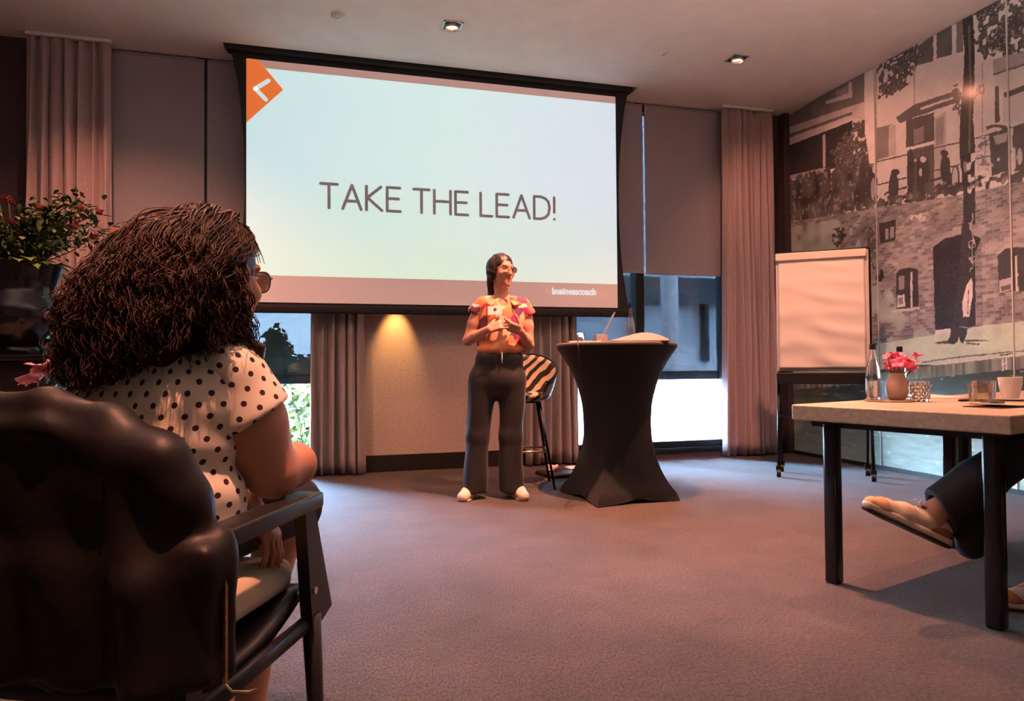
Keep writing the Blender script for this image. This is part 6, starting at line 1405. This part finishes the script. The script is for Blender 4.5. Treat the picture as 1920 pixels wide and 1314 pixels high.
# ---- the person with crossed legs at the right table
def W3(lat, dep, z): p = plan(lat, dep, z); return np.array((p.x, p.y, p.z))
org = W3(2.46, 2.40, 0); P3 = thing('person', 'person in dark trousers with crossed legs and tan sneakers, cut off by the right edge', 'person', tuple(org))
lc = lambda lat, dep, z: W3(lat, dep, z) - org
hipF, hipB = lc(2.40, 2.46, 0.60), lc(2.46, 2.30, 0.60)
kX, aX = lc(1.98, 2.60, 0.655), lc(1.618, 2.635, 0.385)
kS, aS = lc(2.02, 2.52, 0.54), lc(2.06, 2.66, 0.10)
nk, hd = lc(2.50, 2.37, 1.12), lc(2.47, 2.38, 1.30)
f3 = Fr(hd, rotm(0, 0, math.degrees(AISLE) - 90 + 8))
B = SDF(); head(B, f3, nk - (0, 0, 0.03), 0.058)
B.ell(lc(2.46, 2.38, 0.66), (0.17, 0.17, 0.13), 0.04).ell(lc(2.49, 2.37, 0.84), (0.15, 0.16, 0.16), 0.06).ell(lc(2.50, 2.37, 1.0), (0.13, 0.17, 0.14), 0.06)
for sd in (-1, 1):
    sh = lc(2.50, 2.37 + sd * 0.19, 1.08); el = lc(2.42, 2.37 + sd * 0.26, 0.80); wr = lc(2.18, 2.40 + sd * 0.12, 0.75)
    B.chain([sh, el, wr], [0.055, 0.045, 0.028], 0.03); hand(B, wr, (lc(2.0, 2.44, 0.70) - lc(2.2, 2.44, 0.73)), (0, 0, -1), (0, -sd, 0), (0.3, 0.3, 0.35, 0.4))
toeX, heelX = lc(1.335, 2.615, 0.400), lc(1.590, 2.635, 0.290)
B.chain([hipF, kX, (kX + aX) / 2, aX + (aX - kX) * 0.04, heelX + (0, 0, 0.03)], [0.085, 0.06, 0.055, 0.040, 0.036], 0.03)
B.chain([hipB, kS, aS, lc(1.94, 2.67, 0.045)], [0.085, 0.06, 0.038, 0.034], 0.03)
V, Q = B.mesh(0.006, smooth=1); raw('body', V, Q, M_skin, P3, attr={'tone': tone(V, f3)}); eyes(f3, P3)
Hh = SDF(); Hh.ell(f3.p((0, 0.026, 0.042)), (0.083, 0.100, 0.090), 0.02, False, f3.R).ell(f3.p((0, 0.06, -0.03)), (0.07, 0.05, 0.07), 0.03, False, f3.R).ell(f3.p((0, -0.095, -0.035)), (0.075, 0.085, 0.105), 0.015, True, f3.R)
V, Q = Hh.mesh(0.006, lambda X, Y, Z: fold(X, Y, Z, 0.003, 150, 2)); raw('hair', V, Q, M_hair1, P3)
M_navy = mat('dark_trouser_cloth', (0.012, 0.013, 0.017), 0.7, bump=0.1, bscale=300)
T = SDF().chain([hipF, kX, (kX * 0.4 + aX * 0.6), aX + (0.0, 0, 0.01)], [0.105, 0.082, 0.078, 0.080], 0.04); dn = nrm(aX - kX)
T.chain([kX * 0.2 + aX * 0.8, aX - (0, 0, 0.05)], [0.062, 0.066], 0.04)
T.cap(aX - dn * 0.07, aX + dn * 0.25, 0.050, 0.064, 0.004, True)
T.chain([lc(1.74, 2.62, 0.40), lc(1.745, 2.64, 0.250)], [0.070, 0.050], 0.04)
T.plane(aX - dn * 0.004, dn + np.array((0, 0, 0.2)))
T.ell(lc(2.46, 2.38, 0.66), (0.18, 0.18, 0.12), 0.05)
V, Q = T.mesh(0.006, lambda X, Y, Z: fold(X, Y, Z, 0.004, 26, 3), 2)
raw('trousers', V, Q, M_navy, P3)
T = SDF().chain([hipB, kS, aS + (0, 0, 0.04)], [0.105, 0.080, 0.070], 0.04); T.cap(aS + (0, 0, 0.06), aS - (0, 0, 0.1), 0.052, 0.066, 0.004, True); T.plane(aS + (0, 0, 0.01), (0, 0, -1))
V, Q = T.mesh(0.007, lambda X, Y, Z: fold(X, Y, Z, 0.004, 26, 4), 2); raw('trouser_leg', V, Q, M_navy, P3)
T = SDF().ell(lc(2.47, 2.38, 0.74), (0.175, 0.185, 0.10), 0.05).ell(lc(2.49, 2.37, 0.86), (0.165, 0.175, 0.17), 0.06).ell(lc(2.50, 2.37, 1.0), (0.145, 0.185, 0.14), 0.06)
for sd in (-1, 1):
    sh = lc(2.50, 2.37 + sd * 0.19, 1.08); el = lc(2.42, 2.37 + sd * 0.26, 0.80); wr = lc(2.18, 2.40 + sd * 0.12, 0.75); T.chain([sh, el, el * 0.15 + wr * 0.85], [0.066, 0.056, 0.042], 0.03)
T.cap(nk, nk + (0, 0, 0.12), 0.062, 0.07, 0.005, True); T.plane(lc(2.4, 2.4, 0.69), (0, 0, -1))
V, Q = T.mesh(0.008, lambda X, Y, Z: fold(X, Y, Z, 0.004, 24, 9), 2); raw('sweater', V, Q, mat('grey_sweater', (0.06, 0.06, 0.065), 0.9), P3)
M_up = mat('cream_suede', (0.72, 0.57, 0.43), 0.8, var=0.1, vscale=40); M_tan = mat('tan_suede', (0.58, 0.36, 0.21), 0.8, var=0.1, vscale=40); M_tan2 = mat('cognac_patch', (0.34, 0.15, 0.06), 0.7); M_sole = mat('cream_midsole', (0.72, 0.60, 0.46), 0.7); M_out = mat('dark_outsole', (0.03, 0.022, 0.02), 0.7); M_tongue = mat('dark_brown_leather', (0.06, 0.018, 0.012), 0.45); M_wshoe = mat('white_mesh_upper', (0.66, 0.60, 0.56), 0.7, var=0.15, vscale=60)
def sneaker(par, heel, toe, up, m_up, m_patch, white=False):
    """low running shoe: upper, midsole, outsole, heel patch, toe cap, tongue, laces"""
    heel = np.array(heel); toe = np.array(toe); d = nrm(toe - heel); L_ = np.linalg.norm(toe - heel); up = np.array(up, float); up = nrm(up - d * (up @ d)); sd = np.cross(d, up); R = np.stack([sd, d, up], 1)
    P = lambda a, b, c: heel + sd * a + d * b * L_ + up * c
    U = SDF().chain([P(0, 0.12, 0.055), P(0, 0.35, 0.060), P(0, 0.58, 0.048), P(0, 0.80, 0.036), P(0, 0.93, 0.032)], [0.036, 0.040, 0.041, 0.036, 0.026], 0.02).cap(P(0, 0.10, 0.07), P(0, 0.22, 0.085), 0.033, 0.034, 0.02)
    U.cap(P(0, 0.16, 0.10), P(0, 0.23, 0.16), 0.030, 0.040, 0.006, True).plane(P(0, 0, 0.026), -up)
    V, Q = U.mesh(0.004); o = raw('shoe', V, Q, m_up, par)
    M_ = SDF().chain([P(0, 0.09, 0.020), P(0, 0.35, 0.020), P(0.0, 0.70, 0.022), P(0, 0.93, 0.030)], [0.040, 0.042, 0.044, 0.030], 0.02); M_.plane(P(0, 0, 0.034), up).plane(P(0, 0, 0.010), -up); V, Q = M_.mesh(0.004); raw('midsole', V, Q, M_sole, o)
    M_ = SDF().chain([P(0, 0.09, 0.012), P(0, 0.35, 0.010), P(0.0, 0.70, 0.012), P(0, 0.93, 0.022)], [0.041, 0.043, 0.045, 0.031], 0.02); M_.plane(P(0, 0, 0.0105), up).plane(P(0, 0, 0.0), -up); V, Q = M_.mesh(0.004); raw('outsole', V, Q, M_out, o)
    H_ = SDF().chain([P(0, 0.115, 0.052), P(0, 0.35, 0.058)], [0.0395, 0.0425], 0.01); H_.plane(P(0, 0.12, 0.074), nrm(up + d * 0.45)).plane(P(0, 0, 0.030), -up).plane(P(0, 0.34, 0), d); V, Q = H_.mesh(0.004); raw('heel_patch', V, Q, m_patch, o)
    H_ = SDF().chain([P(0, 0.72, 0.040), P(0, 0.80, 0.0365), P(0, 0.93, 0.0325)], [0.041, 0.0395, 0.0285], 0.015); H_.plane(P(0, 0.78, 0.05), nrm(-d + up * 0.9)).plane(P(0, 0, 0.030), -up); V, Q = H_.mesh(0.004); raw('toe_cap', V, Q, m_patch if white else M_tan, o)
    MB().tube([P(0, 0.42, 0.098), P(0, 0.34, 0.118), P(0, 0.27, 0.142)], [0.020, 0.024, 0.020], 10, flat=0.28).build('tongue', M_tongue if not white else m_up, o, smooth=True)
    for k in range(4):
        t_ = 0.40 + 0.06 * k; z_ = 0.101 - 0.0075 * k
        MB().tube([P(-0.022, t_, z_ - 0.012), P(0, t_ + 0.015, z_ + 0.003), P(0.022, t_, z_ - 0.012)], 0.0032, 6).build('lace', M_papers, o, smooth=True)
    for s in (-1, 1): MB().tube([P(0, 0.42, 0.102), P(s * 0.012, 0.46, 0.124), P(s * 0.026, 0.50, 0.112), P(s * 0.010, 0.45, 0.102)], 0.0028, 6).build('lace', M_papers, o, smooth=True)
upX = nrm(lc(1.50, 2.62, 0.60) - lc(1.60, 2.62, 0.32))
sneaker(P3, lc(1.650, 2.640, 0.240), lc(1.318, 2.612, 0.397), upX, M_up, M_tan2)
sneaker(P3, lc(2.14, 2.67, 0.0), lc(1.862, 2.66, 0.0), (0, 0, 1), M_wshoe, M_tan2, True)
copy_tree(chair1, loc=tuple(W3(2.52, 2.37, 0)), rz=AISLE + PI / 2 - 0.2, label='black armchair at the right table, mostly outside the picture')
